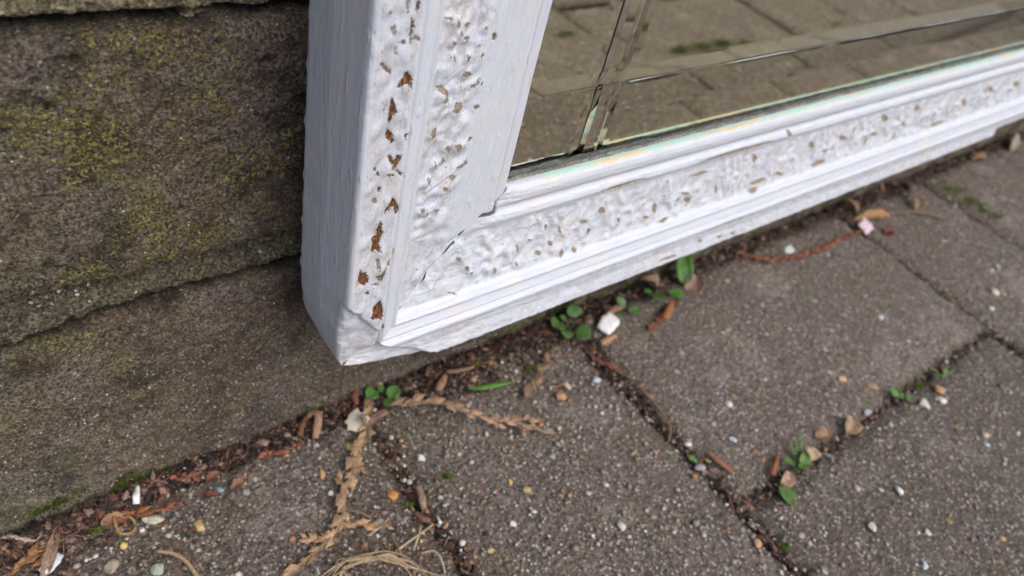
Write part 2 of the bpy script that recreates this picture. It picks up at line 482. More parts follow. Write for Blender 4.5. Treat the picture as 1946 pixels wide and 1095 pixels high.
blocks = []
X_CELL = [(-409, -209), (-209, -7), (-7, 192), (192, 397), (397, 598), (598, 800), (800, 1002), (1002, 1204), (1204, 1406)]
sd = 100
for ci, (cx0, cx1) in enumerate(X_CELL):
    for rj, (cy0, cy1) in enumerate([(-61, 141), (-263, -61), (-465, -263), (-667, -465), (-869, -667)]):
        near = rj == 0 and 2 <= ci <= 4
        step = 0.75 if near else (1.6 if rj <= 1 else 4.0)
        head = (ci + rj) % 2 == 0
        mx, my = (cx0 + cx1) / 2 - .8, (cy0 + cy1) / 2 - .8
        for k in range(2):
            sd += 1
            if head: block_top(blocks, cx0 if k == 0 else mx, mx if k == 0 else cx1, cy0, cy1, step, sd)
            else: block_top(blocks, cx0, cx1, cy0 if k == 0 else my, my if k == 0 else cy1, step, sd)
Vs, Fs, Sh, Ed, off = [], [], [], [], 0
for P, sh, ee in blocks:
    Ed.append(ee.ravel())
    ny, nx = P.shape[:2]
    Vs.append(P.reshape(-1, 3)); Fs.append(grid_faces(ny, nx, False, off)); Sh.append(np.full(ny * nx, sh)); off += ny * nx
pav = mesh_obj("pavement", np.concatenate(Vs), np.concatenate(Fs), M_PAVER, attrs={"shade": np.concatenate(Sh), "rim": np.concatenate(Ed)})
tag(pav, kind="structure")

def soil_h(X, Y):
    near = np.exp(-((Y - 141) / 5.0) ** 2)
    return -2.9 + 3.3 * near + 0.8 * fbm(X / 6, Y / 6, 4, 31) + 0.5 * vn(X / 1.7, Y / 1.7, 0, 37)

sx = np.concatenate([np.arange(-420, -60, 6.), np.arange(-60, 640, 1.3), np.arange(640, 1420, 6.)])
sy = np.concatenate([np.arange(-880, -70, 6.), np.arange(-70, 156, 1.3)])
SX, SY = np.meshgrid(sx, sy)
soil = mesh_obj("soil", np.stack([SX, SY, soil_h(SX, SY)], -1), grid_faces(*SX.shape), M_SOIL)
tag(soil, kind="structure")
g = 30000.0
gnd = mesh_obj("ground", [(-g, -g, -12), (g, -g, -12), (g, g, -12), (-g, g, -12)], np.array([[0, 1, 2, 3]]), M_PAVER, attrs={"shade": np.ones(4), "rim": np.ones(4) * 50})
tag(gnd, kind="structure")

# ------------------------------------------------------------------ the brick wall
wall = empty("brick_wall", "weathered dark brick wall with yellow lichen behind the white mirror frame", "wall", loc=(0, 0, 0))
ROWS = [(-6, 70.5, 190), (84.0, 144.2, 150), (158.5, 221, 75), (234, 296, 150), (309, 371, 75), (384, 446, 150), (459, 521, 75), (534, 596, 150), (609, 671, 75)]
BL = 225.0

def edge_wob(X, k):
    return (0.7 if k < 5 else 1.6) * fbm(X / 22.0, X * 0 + 3.7 * k, 3, 50 + k) + 0.7 * fbm(X / 5.0, X * 0 + 1.3 * k, 3, 80 + k)

def wall_face(xs, zs):
    X, Z = np.meshgrid(xs, zs)
    body = np.full(X.shape, -9.0)              # signed distance inside a brick
    for k, (a, b, xo) in enumerate(ROWS):
        dz = np.minimum(Z - a - edge_wob(X, 2 * k), b + edge_wob(X, 2 * k + 1) - (2.6 * sstep(34, 2, X) if k == 0 else 0) - Z)
        fx = np.mod(X - xo, BL)
        dx = np.minimum(fx, BL - fx) - 6 + 0.8 * fbm(Z / 8, X * 0 + k, 3, 60 + k)
        body = np.maximum(body, np.minimum(dz, dx))
    return X, Z, body

def wall_bricks(xs, zs, off):
    X, Z, b = wall_face(xs, zs)
    rnd = np.clip(1 - b / 4.5, 0, 1) ** 2.4
    Y = YW + 1.3 * rnd + 0.9 * fbm(X / 30, Z / 30, 3, 3) - 0.75 * fbm(X / 7, Z / 7, 4, 7) - 0.85 * fbm(X / 2.0, Z / 2.0, 4, 9, .6)
    pit = sstep(0.45, 0.7, fbm(X / 4.5, Z / 4.5, 2, 77)); Y = Y + 1.3 * pit
    Y = Y - 0.9 * np.clip((20 - Z) / 20, 0, 1) * sstep(-.1, .5, fbm(X / 9, Z / 9, 3, 15))
    # a few old holes: at the top by the frame, and low on the left
    for hx, hz, hr in HOLES:
        Y = Y + 3.5 * np.exp(-(((X - hx) / hr) ** 2 + ((Z - hz) / (hr * .8)) ** 2) ** 1.5)
    BODY.append(b)
    Y = np.where(b < 0, YW + 2.4 + np.minimum(-b, .6) * 22, Y)
    return np.stack([X, Y, Z], -1)

HOLES, BODY = [], []
for px, py, r in [(513, 118, 1.5), (158, 790, 1.0), (146, 862, 1.2), (98, 212, 0.8), (92, 890, 1.2)]:
    q = on_y(px, py, YW); HOLES.append((q[0], q[2], r))

def wall_mortar(xs, zs):
    X, Z, b = wall_face(xs, zs)
    Y = YW + 2.6 - 1.0 * fbm(X / 8, Z / 8, 3, 21) - 1.2 * fbm(X / 2.0, Z / 2.0, 3, 23)
    for k, (a, bb, xo) in enumerate(ROWS):
        # strongest recess just under each brick, nearly flush at the brick below; thin gaps at both edges
        t = (a - Z)
        Y = Y + np.where((t > -2) & (t < 13.5), 3.4 - 0.36 * np.clip(t, 0, 9), 0)
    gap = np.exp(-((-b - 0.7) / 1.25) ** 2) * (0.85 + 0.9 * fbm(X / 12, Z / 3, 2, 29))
    Y = Y + 6.5 * np.clip(gap, 0, 1.1)
    Y = np.where(b > -0.15, YW + 11, Y)
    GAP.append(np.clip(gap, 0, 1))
    return np.stack([X, Y, Z], -1)

GAP = []

def spaced(*seg):
    out = []
    for a, b, s in seg: out.append(np.arange(a, b, s))
    return np.concatenate(out)

wxs = spaced((-700, -40, 8), (-40, 78, 0.5), (78, 200, 1.2), (200, 640, 2.0), (640, 1400, 10))
wzs = spaced((-10, 168, 0.5), (168, 240, 2.5), (240, 680, 8))
Pb = wall_bricks(wxs, wzs, 0)
Pm = wall_mortar(wxs, wzs)
def upper(P): return sstep(60, 95, P[..., 2] - 0.5 * P[..., 0] + 25)
def upper_m(P): return sstep(120, 140, P[..., 2])
mesh_obj("bricks", Pb, grid_faces(len(wzs), len(wxs)), M_BRICK, wall, attrs={"upper": 0.12 + 0.88 * upper(Pb), "gap": sstep(0.25, -0.25, BODY[0]), "low": sstep(72, 30, Pb[..., 2]), "left_light_crust": sstep(30, -20, Pb[..., 0] - 0.12 * (Pb[..., 2] - 80))})
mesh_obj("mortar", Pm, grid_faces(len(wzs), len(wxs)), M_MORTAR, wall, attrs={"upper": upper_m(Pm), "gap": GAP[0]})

# ------------------------------------------------------------------ the old mirror
X0, Z0, YA = 64.28, 61.67, 107.0         # outer corner of the frame, and depth of its front arris
LX, LZ = 900.0, 620.0                    # outer size of the frame
mirror = empty("mirror", "old mirror in a chipped white carved frame set against the brick wall", "mirror", loc=(0, 0, 0))

PROF_COMMON = [(2.0, 28.0), (1.2, 26), (0.0, 14), (0.0, 1.3), (0.25, 0.45), (0.9, 0.0), (2.5, 0.4), (5.5, 1.15), (8.5, 1.05), (10.2, 0.75),
               (10.8, 1.0), (11.2, 2.1), (11.7, 2.2), (12.2, 1.7), (13.5, 2.3), (14.8, 2.75), (15.6, 2.35), (16.3, 2.7), (16.8, 4.2), (17.6, 5.2)]
PROF_RAIL = PROF_COMMON + [(22, 6.6), (28, 7.5), (33, 8.1), (35.4, 8.2), (36.0, 7.7), (36.8, 6.7), (38.2, 6.25), (39.6, 6.6), (40.6, 7.5), (41.4, 7.75),
                           (42.2, 7.2), (43.4, 6.6), (45.2, 6.5), (46.6, 6.9), (47.3, 7.7), (47.6, 8.4), (47.7, 10.4), (46.5, 10.5), (44.5, 10.6), (44.5, 28.0), (2.0, 28.0)]
PROF_STILE = PROF_COMMON + [(22, 6.6), (28, 7.5), (33, 7.95), (36, 7.9), (39, 7.75), (42, 7.6), (43.6, 7.55), (44.1, 7.85), (44.6, 7.5), (46.4, 7.4),
                            (47.2, 7.7), (47.6, 8.4), (47.7, 10.4), (46.5, 10.5), (44.5, 10.6), (44.5, 28.0), (2.0, 28.0)]

def resample(prof, fine):
    p = np.array(prof); seg = np.linalg.norm(np.diff(p, axis=0), axis=1); t = np.concatenate([[0], np.cumsum(seg)])
    tt = [0.0]
    for i in range(len(seg)):
        hid = p[i, 1] >= 10.4 and p[i, 0] > 40
        n = max(1, int(math.ceil(seg[i] / (fine if not hid else 8.0))))
        tt += list(t[i] + seg[i] * (np.arange(1, n + 1) / n))
    tt = np.array(tt)
    u, d = np.interp(tt, t, p[:, 0]), np.interp(tt, t, p[:, 1])
    # soften corners a little
    k = np.array([.25, .5, .25])
    us, ds = np.convolve(np.pad(u, 1, mode='edge'), k, 'valid'), np.convolve(np.pad(d, 1, mode='edge'), k, 'valid')
    vis = (tt > 1) & (tt < t[-5])
    return np.where(vis, us, u), np.where(vis, ds, d), tt

def prof_d(u, rail):
    p = np.array(PROF_RAIL if rail else PROF_STILE)[4:-5]
    return float(np.interp(u, p[:, 0], p[:, 1]))

def to_frame(px, py, rail):
    """survey pixel -> (u across the moulding, s along it)"""
    d = 5.0
    for _ in range(6):
        q = on_y(px, py, YA + d)
        u, s = (q[2] - Z0, q[0] - X0) if rail else (q[0] - X0, q[2] - Z0)
        d = prof_d(min(max(u, 0.9), 47), rail)
    return u, s

# survey of the paint losses: polygons and ellipses (cx, cy, w, h, tilt), tone 0 brown wood, 1 grey-tan, 2 ochre
POLYS = [
 (0.3, [(725,118),(730,122),(744,134),(744,139),(738,139),(728,130),(723,123)]),
 (0.0, [(772,135),(778,138),(783,148),(783,168),(778,166),(773,158),(768,160),(762,167),(756,167),(757,158),(764,150),(769,140)]),
 (0.0, [(744,183),(747,190),(752,205),(752,212),(744,222),(740,232),(737,238),(737,230),(739,212),(741,195)]),
 (0.0, [(737,240),(741,250),(747,256),(746,263),(748,270),(744,272),(739,266),(733,263),(733,255)]),
 (0.0, [(769,253),(775,256),(772,267),(769,262)]),
 (0.1, [(735,296),(742,294),(747,304),(752,302),(752,295),(764,296),(758,310),(750,322),(746,323),(745,312),(740,306)]),
 (0.1, [(745,375),(752,382),(756,390),(757,400),(753,406),(749,404),(748,396),(744,391),(740,394),(737,402),(733,408),(730,405),(733,396),(738,386),(741,382)]),
 (0.1, [(721,417),(725,426),(723,434),(728,438),(725,448),(722,456),(720,465),(724,480),(719,478),(714,474),(708,481),(704,476),(708,462),(705,455),(708,450),(716,446),(713,436),(717,428)]),
 (0.3, [(746,469),(747,478),(742,488),(741,496),(735,505),(731,520),(727,530),(722,534),(714,530),(715,525),(724,520),(733,507),(739,495),(743,480)]),
 (0.1, [(683,512),(688,518),(695,518),(701,528),(700,538),(693,542),(683,540),(680,534)]),
 (0.1, [(723,570),(727,583),(728,600),(726,606),(718,605),(706,607),(703,603),(707,597),(708,585),(716,577)]),
 (0.5, [(772,0),(779,0),(778,18),(776,28),(772,18)]),
 (-0.3, [(779,30),(785,38),(786,52),(783,66),(781,82),(778,82),(779,60),(780,48)]),
 (0.2, [(794,0),(799,6),(794,22),(790,24),(792,5)]),
 (0.8, [(828,166),(838,162),(844,170),(847,178),(850,185),(850,193),(845,195),(838,194),(832,195),(840,188),(842,178),(834,174)]),
 (0.7, [(858,206),(862,192),(870,192),(875,196),(870,208),(862,214),(857,211)]),
 (0.6, [(888,165),(895,158),(902,158),(905,150),(912,149),(911,160),(904,163),(897,165)]),
 (0.6, [(862,316),(872,312),(880,310),(884,302),(888,308),(886,315),(876,320),(864,319)]),
 (0.8, [(841,280),(847,274),(850,278),(853,274),(854,284),(852,292),(847,287)]),
 (0.7, [(817,246),(820,240),(824,242),(823,256),(820,264),(815,253)]),
]
ELLS = [(712,322,4,9,0.1),(718,331,5,8,.1),(741,333,13,6,.1),(761,330,8,7,.3),(721,360,8,10,.2),(712,382,11,9,.5),(718,503,7,22,.5),(714,541,10,4,.4),
 (698,557,8,6,.2),(724,620,9,13,1.0),(739,26,6,10,.6),(747,58,8,18,.6),(765,80,11,6,.2),(751,96,5,11,.4),(795,75,5,8,.5),(729,213,3,8,.0),(710,60,4,7,.6),
 (850,33,10,6,.5),(864,43,6,14,.7),(883,44,10,11,.9),(871,60,5,9,.8),(881,70,11,8,.9),(858,80,7,8,.5),(940,70,9,14,.3),(858,108,3,16,.9),(885,107,4,12,.3),
 (915,105,8,9,.5),(884,139,14,12,.9),(916,160,3,7,.4),(905,204,12,8,.7),(869,279,12,15,.8),(893,265,9,9,.8),(880,278,4,7,.7),(838,303,5,10,.5),(824,314,2.5,12,.3),
 (858,334,14,9,.7),(811,343,6,11,.5),(841,355,8,7,.4),(797,397,8,8,.7),(827,397,8,5,.5),(805,403,4,7,.3),(921,53,6,6,.6),
 (868,491,11,12,.9),(884,508,9,12,1.4),(893,518,8,10,1.3),(857,556,15,9,1.3),(936,512,7,14,1.6),(1043,461,10,12,1.2),(1021,480,14,11,1.0),(1064,480,10,18,1.2),
 (1089,474,11,11,1.1),(978,500,7,9,.9),(1115,438,9,16,1.2),(1105,420,16,12,.9),(1242,395,11,26,1.3),(1225,412,14,8,1.3),(1258,418,20,7,1.5),(1283,407,10,16,1.4),
 (1035,430,7,12,.6),(1060,436,6,16,.6),(1140,398,16,14,.9),(1305,380,13,14,1.1),(1298,366,16,6,.7),(1172,417,7,12,1.3),(1360,360,6,20,1.5),(1185,352,46,7,1.8),
 (1405,287,84,7,1.9),(1385,423,50,4,1.8),(1367,451,9,7,1.5),(1392,443,10,6,1.5),(1270,490,24,5,1.8),(1330,458,9,9,.9),(1330,330,20,6,1.0),(1440,345,26,8,1.6),(1432,300,10,20,1.2),
 (1477,330,18,8,1.5),(1540,275,12,16,1.2),(1555,310,24,9,1.7),(1500,255,10,14,.9),(1600,262,14,12,1.2),(1660,255,18,8,1.7),(1680,225,12,18,1.3),(1740,205,12,14,1.2),
 (1780,235,26,8,1.7),(1830,195,12,16,1.3),(1880,170,14,14,1.4),(1930,160,14,12,1.4),(1555,308,18,8,1.5),(1430,360,22,7,1.6),(980,470,5,14,.6),(1005,455,10,5,.6)]

def seg_dist(U, S, poly, closed=True):
    D = np.full(U.shape, 1e9); inside = np.zeros(U.shape, bool)
    n = len(poly)
    for i in range(n if closed else n - 1):
        ax, ay = poly[i]; bx, by = poly[(i + 1) % n]
        vx, vy = bx - ax, by - ay; L2 = vx * vx + vy * vy + 1e-12
        h = np.clip(((U - ax) * vx + (S - ay) * vy) / L2, 0, 1)
        D = np.minimum(D, np.hypot(U - ax - h * vx, S - ay - h * vy))
        if closed:
            with np.errstate(divide='ignore', invalid='ignore'):
                c = ((ay > S) != (by > S)) & (U < vx * (S - ay) / (vy if vy else 1e-12) + ax)
            inside ^= c
    return np.where(inside, D, -D) if closed else D

CRACK = [(984,300),(978,325),(970,345),(966,358),(957,368),(950,383),(942,395),(940,403),(932,409),(920,412),(908,416),(900,424),(890,434),(876,444),(865,452),(852,461)]

def motif(U, S, rail):
    """carved running ornament clogged with old paint: lobed leaf, C-scroll and beads, repeated along the moulding; heights in mm"""
    H = np.zeros(U.shape)
    r = np.random.default_rng(21 if rail else 22)
    wu = U + 0.55 * fbm(U / 3.5, S / 3.5, 3, 91); ws = S + 0.55 * fbm(U / 3.5 + 9, S / 3.5, 3, 92)
    def lump(cu, cs, lu, ls, ang, h, p=1.0):
        m = (abs(S - cs) < 12) & (abs(U - cu) < 12)
        if not m.any(): return
        a, b = wu[m] - cu, ws[m] - cs
        ca, sa = math.cos(ang), math.sin(ang)
        x, y = (a * ca + b * sa) / lu, (-a * sa + b * ca) / ls
        H[m] += h * np.exp(-(x * x + y * y) ** p)
    def ridge(pts, w, h):
        c = np.mean(pts, 0)
        m = (abs(S - c[1]) < 14) & (abs(U - c[0]) < 14)
        if not m.any(): return
        d = seg_dist(wu[m], ws[m], pts, False)
        H[m] = np.maximum(H[m], h * np.exp(-(d / w) ** 2.4))
    def plate(pts, h, soft):
        c = np.mean(pts, 0)
        m = (abs(S - c[1]) < 14) & (abs(U - c[0]) < 14)
        if not m.any(): return
        d = seg_dist(wu[m], ws[m], pts, True)
        H[m] = np.maximum(H[m], h * sstep(-soft * .5, soft, d))
    smax = float(S.max())
    P = 13.6
    k = 0; s = -6.0
    while s < min(smax, 470):
        j = lambda a: r.uniform(-a, a)
        q = r.uniform(.6, 1.15); fl = -1 if k % 2 else 1; so = s; sc_ = r.uniform(.85, 1.2)
        fs = lambda v: so + 6.8 + fl * (v - 6.8) * sc_
        leaf = [(34.5, 13.5), (31.5, 14.2), (29.5, 13.0), (27.8, 13.4), (25.6, 11.6), (24.0, 11.6), (22.0, 9.0), (20.8, 8.6), (20.6, 6.6), (22.2, 6.4), (23.2, 7.4), (24.4, 6.6), (26.2, 8.2), (28.0, 8.0), (30.0, 9.8), (32.6, 10.4)]
        plate([(u + j(.5), fs(v) + j(.5)) for u, v in leaf], 0.9 * q, 1.5)
        ridge([(33.0 + j(1), fs(12.6)), (30.5, fs(11.6) + j(.6)), (26.0, fs(9.6) + j(.6)), (21.6, fs(7.4))], .9, 1.1 * q)
        arc = [(23.0 + 3.1 * math.cos(t), fs(2.9 + 2.9 * math.sin(t))) for t in np.linspace(-2.4 + j(.5), 2.0 + j(.6), 12)]
        ridge(arc, 1.25, 1.25 * q)
        if r.random() < .7: ridge([(25.5, fs(.4)), (28.0, fs(1.0)), (30.6, fs(3.0)), (33.0, fs(3.6))], 1.15, 1.0 * q)
        if r.random() < .6: ridge([(29.4, fs(4.4)), (30.8, fs(6.2)), (32.6, fs(7.0))], 1.1, .9 * q)
        for (cu, cs, rr, h) in [(22.8, 2.8, 1.05, .8), (19.4, 9.6, 1.0, .75), (19.6, 5.2, .8, .5), (27.2, 5.0, .95, .75), (26.6, 13.4, .8, .45), (31.8, 1.0, .9, .45)]:
            lump(cu + j(.8), fs(cs) + j(.8), rr * (1.15 + j(.25)), rr * (1.25 + j(.3)), j(.6), h * q * (1.1 if r.random() > .3 else .3), 1.4)
        # outer band: beads and darts
        if rail: s += P + j(.5); k += 1; continue
        lump(3.2 + j(.5), s + 2 + j(.8), 1.7, 1.5, .3, 0.75, 1.4); lump(7.4 + j(.5), s + 5.4 + j(.8), 1.6, 2.6, .2, 0.8, 1.4)
        lump(4.4 + j(.8), s + 9.0 + j(.8), 1.3, 2.4, -.4, 0.7, 1.4); lump(8.6 + j(.4), s + 11.4 + j(.8), 1.1, 2.0, .4, 0.65, 1.4)
        s += P * r.uniform(.88, 1.1); k += 1
    inn = sstep(17, 18.5, U) * sstep(36, 33, U)
    return H + inn * ((0.12 if rail else 0.2) * fbm(wu / 2.4, ws / 2.4, 3, 94) + 0.28 * fbm(U / 8, S / 8, 2, 95))

def member(name, rail, L, fine_to, parent, place, detailed=True):
    fine = 0.27 if detailed else 1.6
    u0, d0, t0 = resample(PROF_RAIL if rail else PROF_STILE, fine)
    if detailed:
        r = spaced((0, fine_to[0], fine_to[1]), (fine_to[0], fine_to[2], fine_to[3]), (fine_to[2], L, 12.0)); r = np.append(r, L)
    else:
        r = np.append(np.arange(0, L, 12.0), L)
    U = np.repeat(u0[None], len(r), 0); D = np.repeat(d0[None], len(r), 0); T = np.repeat(t0[None], len(r), 0)
    S = U + r[:, None] * (L - 2 * U) / L
    front = np.where((D > 9.5) & (U > 40), 0, np.where(U < 0.3, 0, 1.0))
    if rail and detailed:
        st = np.array(PROF_STILE)[4:-5]; ft = sstep(34, 36, U) * (D < 10.2)
        D = D + (np.interp(U, st[:, 0], st[:, 1]) - D) * ft * sstep(10.0, 0.1, S - U + 0.9 * fbm(U / 1.0, S / 1.0, 3, 97))
    chip = np.full(U.shape, -1.0); tone = np.full(U.shape, 0.8); crack = np.zeros(U.shape)
    ornm = np.maximum(sstep(16.8, 18, U) * sstep(36.2, 34, U) if rail else sstep(16.8, 18, U) * sstep(34, 28, U), sstep(.8, 2, U) * sstep(10.6, 9.6, U) * 0.8) * front
    if detailed:
        H = motif(U, S, rail) * ornm * (0.78 if rail else 0.66)
        # the worn knobs: a dome under every survey chip of the inner carving
        for (ex, ey, w, h, tn) in ELLS + [(840, 178, 16, 26, .8), (866, 203, 14, 18, .7), (902, 157, 20, 14, .6), (876, 311, 22, 14, .6), (847, 282, 13, 16, .8), (820, 250, 8, 22, .7), (845, 350, 22, 14, 0), (905, 120, 24, 20, 0), (862, 250, 26, 18, 0), (880, 230, 20, 14, 0), (826, 60, 20, 20, 0), (880, 380, 30, 16, 0), (830, 420, 26, 20, 0), (850, 130, 20, 20, 0), (800, 560, 40, 26, 0), (835, 552, 26, 20, 0), (790, 520, 20, 22, 0), (990, 500, 26, 18, 0)]:
            cu, cs = to_frame(ex, ey, rail)
            if cs < cu or not (17.5 < cu < 35) or cs > 130 or w > 40: continue
            k_ = px_mm(on_y(ex, ey, YA + 5)); ra, rb = max(1.0, .85 * w * k_), max(1.1, .95 * h * k_)
            if rail: ra, rb = max(1.0, .9 * h * k_), max(1.0, .8 * w * k_)
            m = (abs(U - cu) < 8) & (abs(S - cs) < 8)
            dm = np.exp(-(((U[m] - cu) / ra) ** 2 + ((S[m] - cs) / rb) ** 2) ** 1.15)
            H[m] = H[m] * (1 - .6 * dm) + (1.0 if not rail else .7) * dm * ornm[m]
        # hand-worn unevenness everywhere, knocks along the outer arris
        H = H + front * 0.10 * fbm(U / 5, S / 11, 3, 41) + 0.05 * fbm(T / 1.3, S / 9, 3, 43)
        ar = np.exp(-((T - t0[np.argmin(abs(u0 - .25) + abs(d0 - .45))]) / 1.6) ** 2)
        H = H - ar * (0.30 * np.clip(fbm(S / 6.0, S * 0, 5, 47 + rail, .7) - .12, 0, 1))
        if rail:   # the lower band is rougher, lumpy with old coats
            H = H + sstep(9.5, 7, U) * front * (0.30 * fbm(U / 1.6, S / 2.6, 5, 49, .7))
            H = H - sstep(1.6, .5, U) * front * .5 * np.clip(fbm(S / 3.0, U / 2, 4, 48, .7), 0, 1)
        sel = S < 480
        for tn, poly in POLYS:
            c = np.mean(np.array(poly), 0)
            q = [to_frame(a, b, rail) for a, b in poly]
            cu, cs = np.mean(np.array(q), 0)
            if cs < cu: continue
            m = (abs(U - cu) < 7) & (abs(S - cs) < 9) & (front > .5)
            sdv = seg_dist(U[m], S[m], q)
            chip[m] = np.maximum(chip[m], sdv * 1.6); tone[m] = np.where(sdv > -0.35, tn, tone[m])
        for (ex, ey, w, h, tn) in ELLS:
            cu, cs = to_frame(ex, ey, rail)
            if cs < cu: continue
            if rail and w < 20: w, h = w * .85, h * .8
            # tangent basis from neighbouring pixels
            a = np.array(to_frame(ex + w / 2, ey, rail)) - (cu, cs); b = np.array(to_frame(ex, ey + h / 2, rail)) - (cu, cs)
            if rail and w >= 20:
                a = np.array([0, np.hypot(*a)]); b = np.array([min(.9, .06 * h * px_mm(on_y(ex, ey, YA + 5)) / .13 + .15), 0])
            elif rail:
                a[0] = np.clip(a[0], -3, 3); b[1] = np.clip(b[1], -6, 6)
            J = np.array([[a[0], b[0]], [a[1], b[1]]])
            if abs(np.linalg.det(J)) < 1e-6: continue
            Ji = np.linalg.inv(J)
            m = (abs(U - cu) < 5) & (abs(S - cs) < 26) & (front > .5)
            x = Ji[0, 0] * (U[m] - cu) + Ji[0, 1] * (S[m] - cs); y = Ji[1, 0] * (U[m] - cu) + Ji[1, 1] * (S[m] - cs)
            e = (1 - np.hypot(x, y)) * min(np.linalg.norm(a), np.linalg.norm(b)) * 1.6
            e = np.minimum(e, 1.0)
            chip[m] = np.maximum(chip[m], e); tone[m] = np.where(e > -0.35, tn, tone[m])
        if rail:   # far along the rail the knobs of the carving are worn through here and there
            hi = (H - 1.12 + 0.7 * fbm(U / 3, S / 5, 2, 61)) * ornm * sstep(90, 120, S)
            e = np.where(hi > 0, np.minimum(hi * .9, .5), -1)
            chip = np.maximum(chip, np.where(U > 16, e, -1)); tone = np.where((e > 0), 1.5, tone)
        H = H - 0.28 * sstep(-0.05, 0.2, chip)
        # the open joint at the mitre
        cp = [to_frame(a, b, rail) for a, b in CRACK]
        m = (S < 75)
        dist = np.full(U.shape, 9.0); dist[m] = seg_dist(U[m], S[m], cp, False)
        dist = dist + 0.22 * fbm(U / 0.9, S / 0.9, 2, 71)
        wdt = 0.12 + 0.28 * np.exp(-((U - to_frame(920, 411, rail)[0]) / 1.6) ** 2) + 0.15 * sstep(42, 46, U)
        cr = sstep(wdt + .22, wdt - .05, dist) * front
        H = H - 0.9 * cr; crack = cr
    else:
        H = np.zeros(U.shape)
    # displacement along the profile normal
    tu, td = np.gradient(u0), np.gradient(d0)
    ln = np.hypot(tu, td) + 1e-9
    nu, nd = td / ln, -tu / ln          # outward: -d on the front, -u on the side
    U2, D2 = U + H * nu[None], D + H * nd[None]
    if detailed:
        W, A = (S, U) if rail else (U, S)           # W: across the picture from the corner, A: up from the corner
        # the corner has lost its carving: the band is broken back to the core
        if rail:
            line = 31 - 1.7 * U + 1.2 * fbm(S / 3, U / 3, 2, 55)
            rec = sstep(0, 1.0, line - S) * (2.2 + 3.0 * np.clip(1 - S / 31, 0, 1))
            rec = rec + 0.35 * fbm(S / 3, U / 3, 3, 57) * (rec > .3)
            end = sstep(383, 384.5, S + 0.6 * vn(U, S * 0, 0, 3)) * sstep(8.2, 7.6, U)   # band broken off further along
            rec = np.maximum(rec * sstep(11.6, 10.9, U), 4.0 * end)
        else:
            line = 31 - 1.25 * U + 1.5 * fbm(S / 4, U / 4, 2, 56)
            rec = 0.9 * sstep(0, 0.9, line - S) + 4.6 * np.clip((line - S) / 25, 0, 1) ** 0.9
            rec = (rec + 0.22 * fbm(S / 1.3 + U / 2.6, U / 3.5 - S / 7, 3, 58) * sstep(.2, .8, rec)) * sstep(11.6, 10.9, U)
            chip_off = sstep(0.3, 1.2, rec)
        D2 = D2 + rec * np.clip(1 - D / 12, 0, 1)
        k = np.clip(1 - A / 22, 0, 1) ** 2 * np.clip(1 - W / 10, 0, 1)
        liftW = 3.0 * np.clip(1 - A / 20, 0, 1) ** 1.5 * np.clip(1 - W / 6, 0, 1)
        liftA = 3.2 * np.clip(1 - W / 26, 0, 1) ** 1.5 * np.clip(1 - A / 6, 0, 1)
        wob = 0.28 * fbm(S / 7, S * 0 + 1, 3, 63) * sstep(12, 27, D)
        if rail:
            U2 = U2 + liftA + wob * np.clip(1 - U / 3, 0, 1); S = S + liftW
        else:
            U2 = U2 + liftW + wob * np.clip(1 - U / 3, 0, 1); S = S + liftA
        ornm = np.where(rec > 0.5, 0.35, ornm * (0.75 if rail else 1.0))
    lipv = np.full(U.shape, -3.0)
    if rail:
        tl = t0[np.argmin(abs(u0 - 47.3) + abs(d0 - 7.7))]
        lipv = np.clip((T - tl + 0.3) * 0.9, -3, 1.2) - 3.0 * sstep(62, 56, S)
        lipv = np.where(D > 20, -3, lipv)
    P = place(U2, D2, S)
    return mesh_obj(name, P, grid_faces(*U.shape, flip=rail), M_PAINT, parent,
                    attrs={"along": S + (500 if rail else 0), "across": T, "chip": chip, "tone": tone, "ornament": ornm, "lip": lipv, "crack": crack})

member("stile", False, LZ, (118, 0.27, 150, 1.0), mirror, lambda u, d, s: np.stack([X0 + u, YA + d, Z0 + s], -1))
member("bottom_rail", True, LX, (230, 0.33, 520, 0.7), mirror, lambda u, d, s: np.stack([X0 + s, YA + d, Z0 + u], -1))
member("stile", True, LZ, None, mirror, lambda u, d, s: np.stack([X0 + LX - u, YA + d, Z0 + s], -1), False)
member("top_rail", False, LX, None, mirror, lambda u, d, s: np.stack([X0 + s, YA + d, Z0 + LZ - u], -1), False)

# glass with wheel-cut V grooves parallel to the edges, silvered on the back
GF, GB = 11.0, 12.5
def mat_glass():
    t = NT("mirror_glass")
    g = t.n("BsdfGlass"); g.inputs['IOR'].default_value = 1.5; g.inputs['Roughness'].default_value = 0.0
    g.inputs['Color'].default_value = (0.99, 0.99, 0.97, 1)
    t.t.links.new(g.outputs[0], t.out.inputs[0])
    return t.m
def mat_silver():
    t = NT("aged_silvering")
    ob = t.obj()
    n = t.noise(ob, 0.25, 4, 0.6)
    edge = t.attr("edge")
    foxed = t.ramp(t.math('ADD', edge, t.math('MULTIPLY', t.math('SUBTRACT', n, 0.5), 4.0)), 3.4, 1.6)
    col = t.mix(foxed, (1.0, 0.965, 0.80), (0.17, 0.17, 0.15))
    return t.pbr(col, t.math('MULTIPLY_ADD', foxed, 0.6, 0.008), None, 0.5, Metallic=t.math('SUBTRACT', 1.0, foxed))
def groove(a, c0, c1, c2, dep):
    return dep * np.clip(np.minimum((a - c0) / (c1 - c0), (c2 - a) / (c2 - c1)), 0, 1)
PU = np.array([(0, 0), (70.6, 0), (74.7, 0.85), (76.1, 0.20), (81.2, 0.42), (85.4, 0), (2000, 0)], float)
PV = np.array([(0, 0), (60.6, 0), (69.2, 0.42), (70.2, 0.62), (75.2, 0), (2000, 0)], float)
gu = np.array(sorted(set([45.2] + list(PU[1:-1, 0]) + list(np.linspace(100, LX - 100, 60)) + list(LX - PU[1:-1, 0]) + [LX - 45.2])))
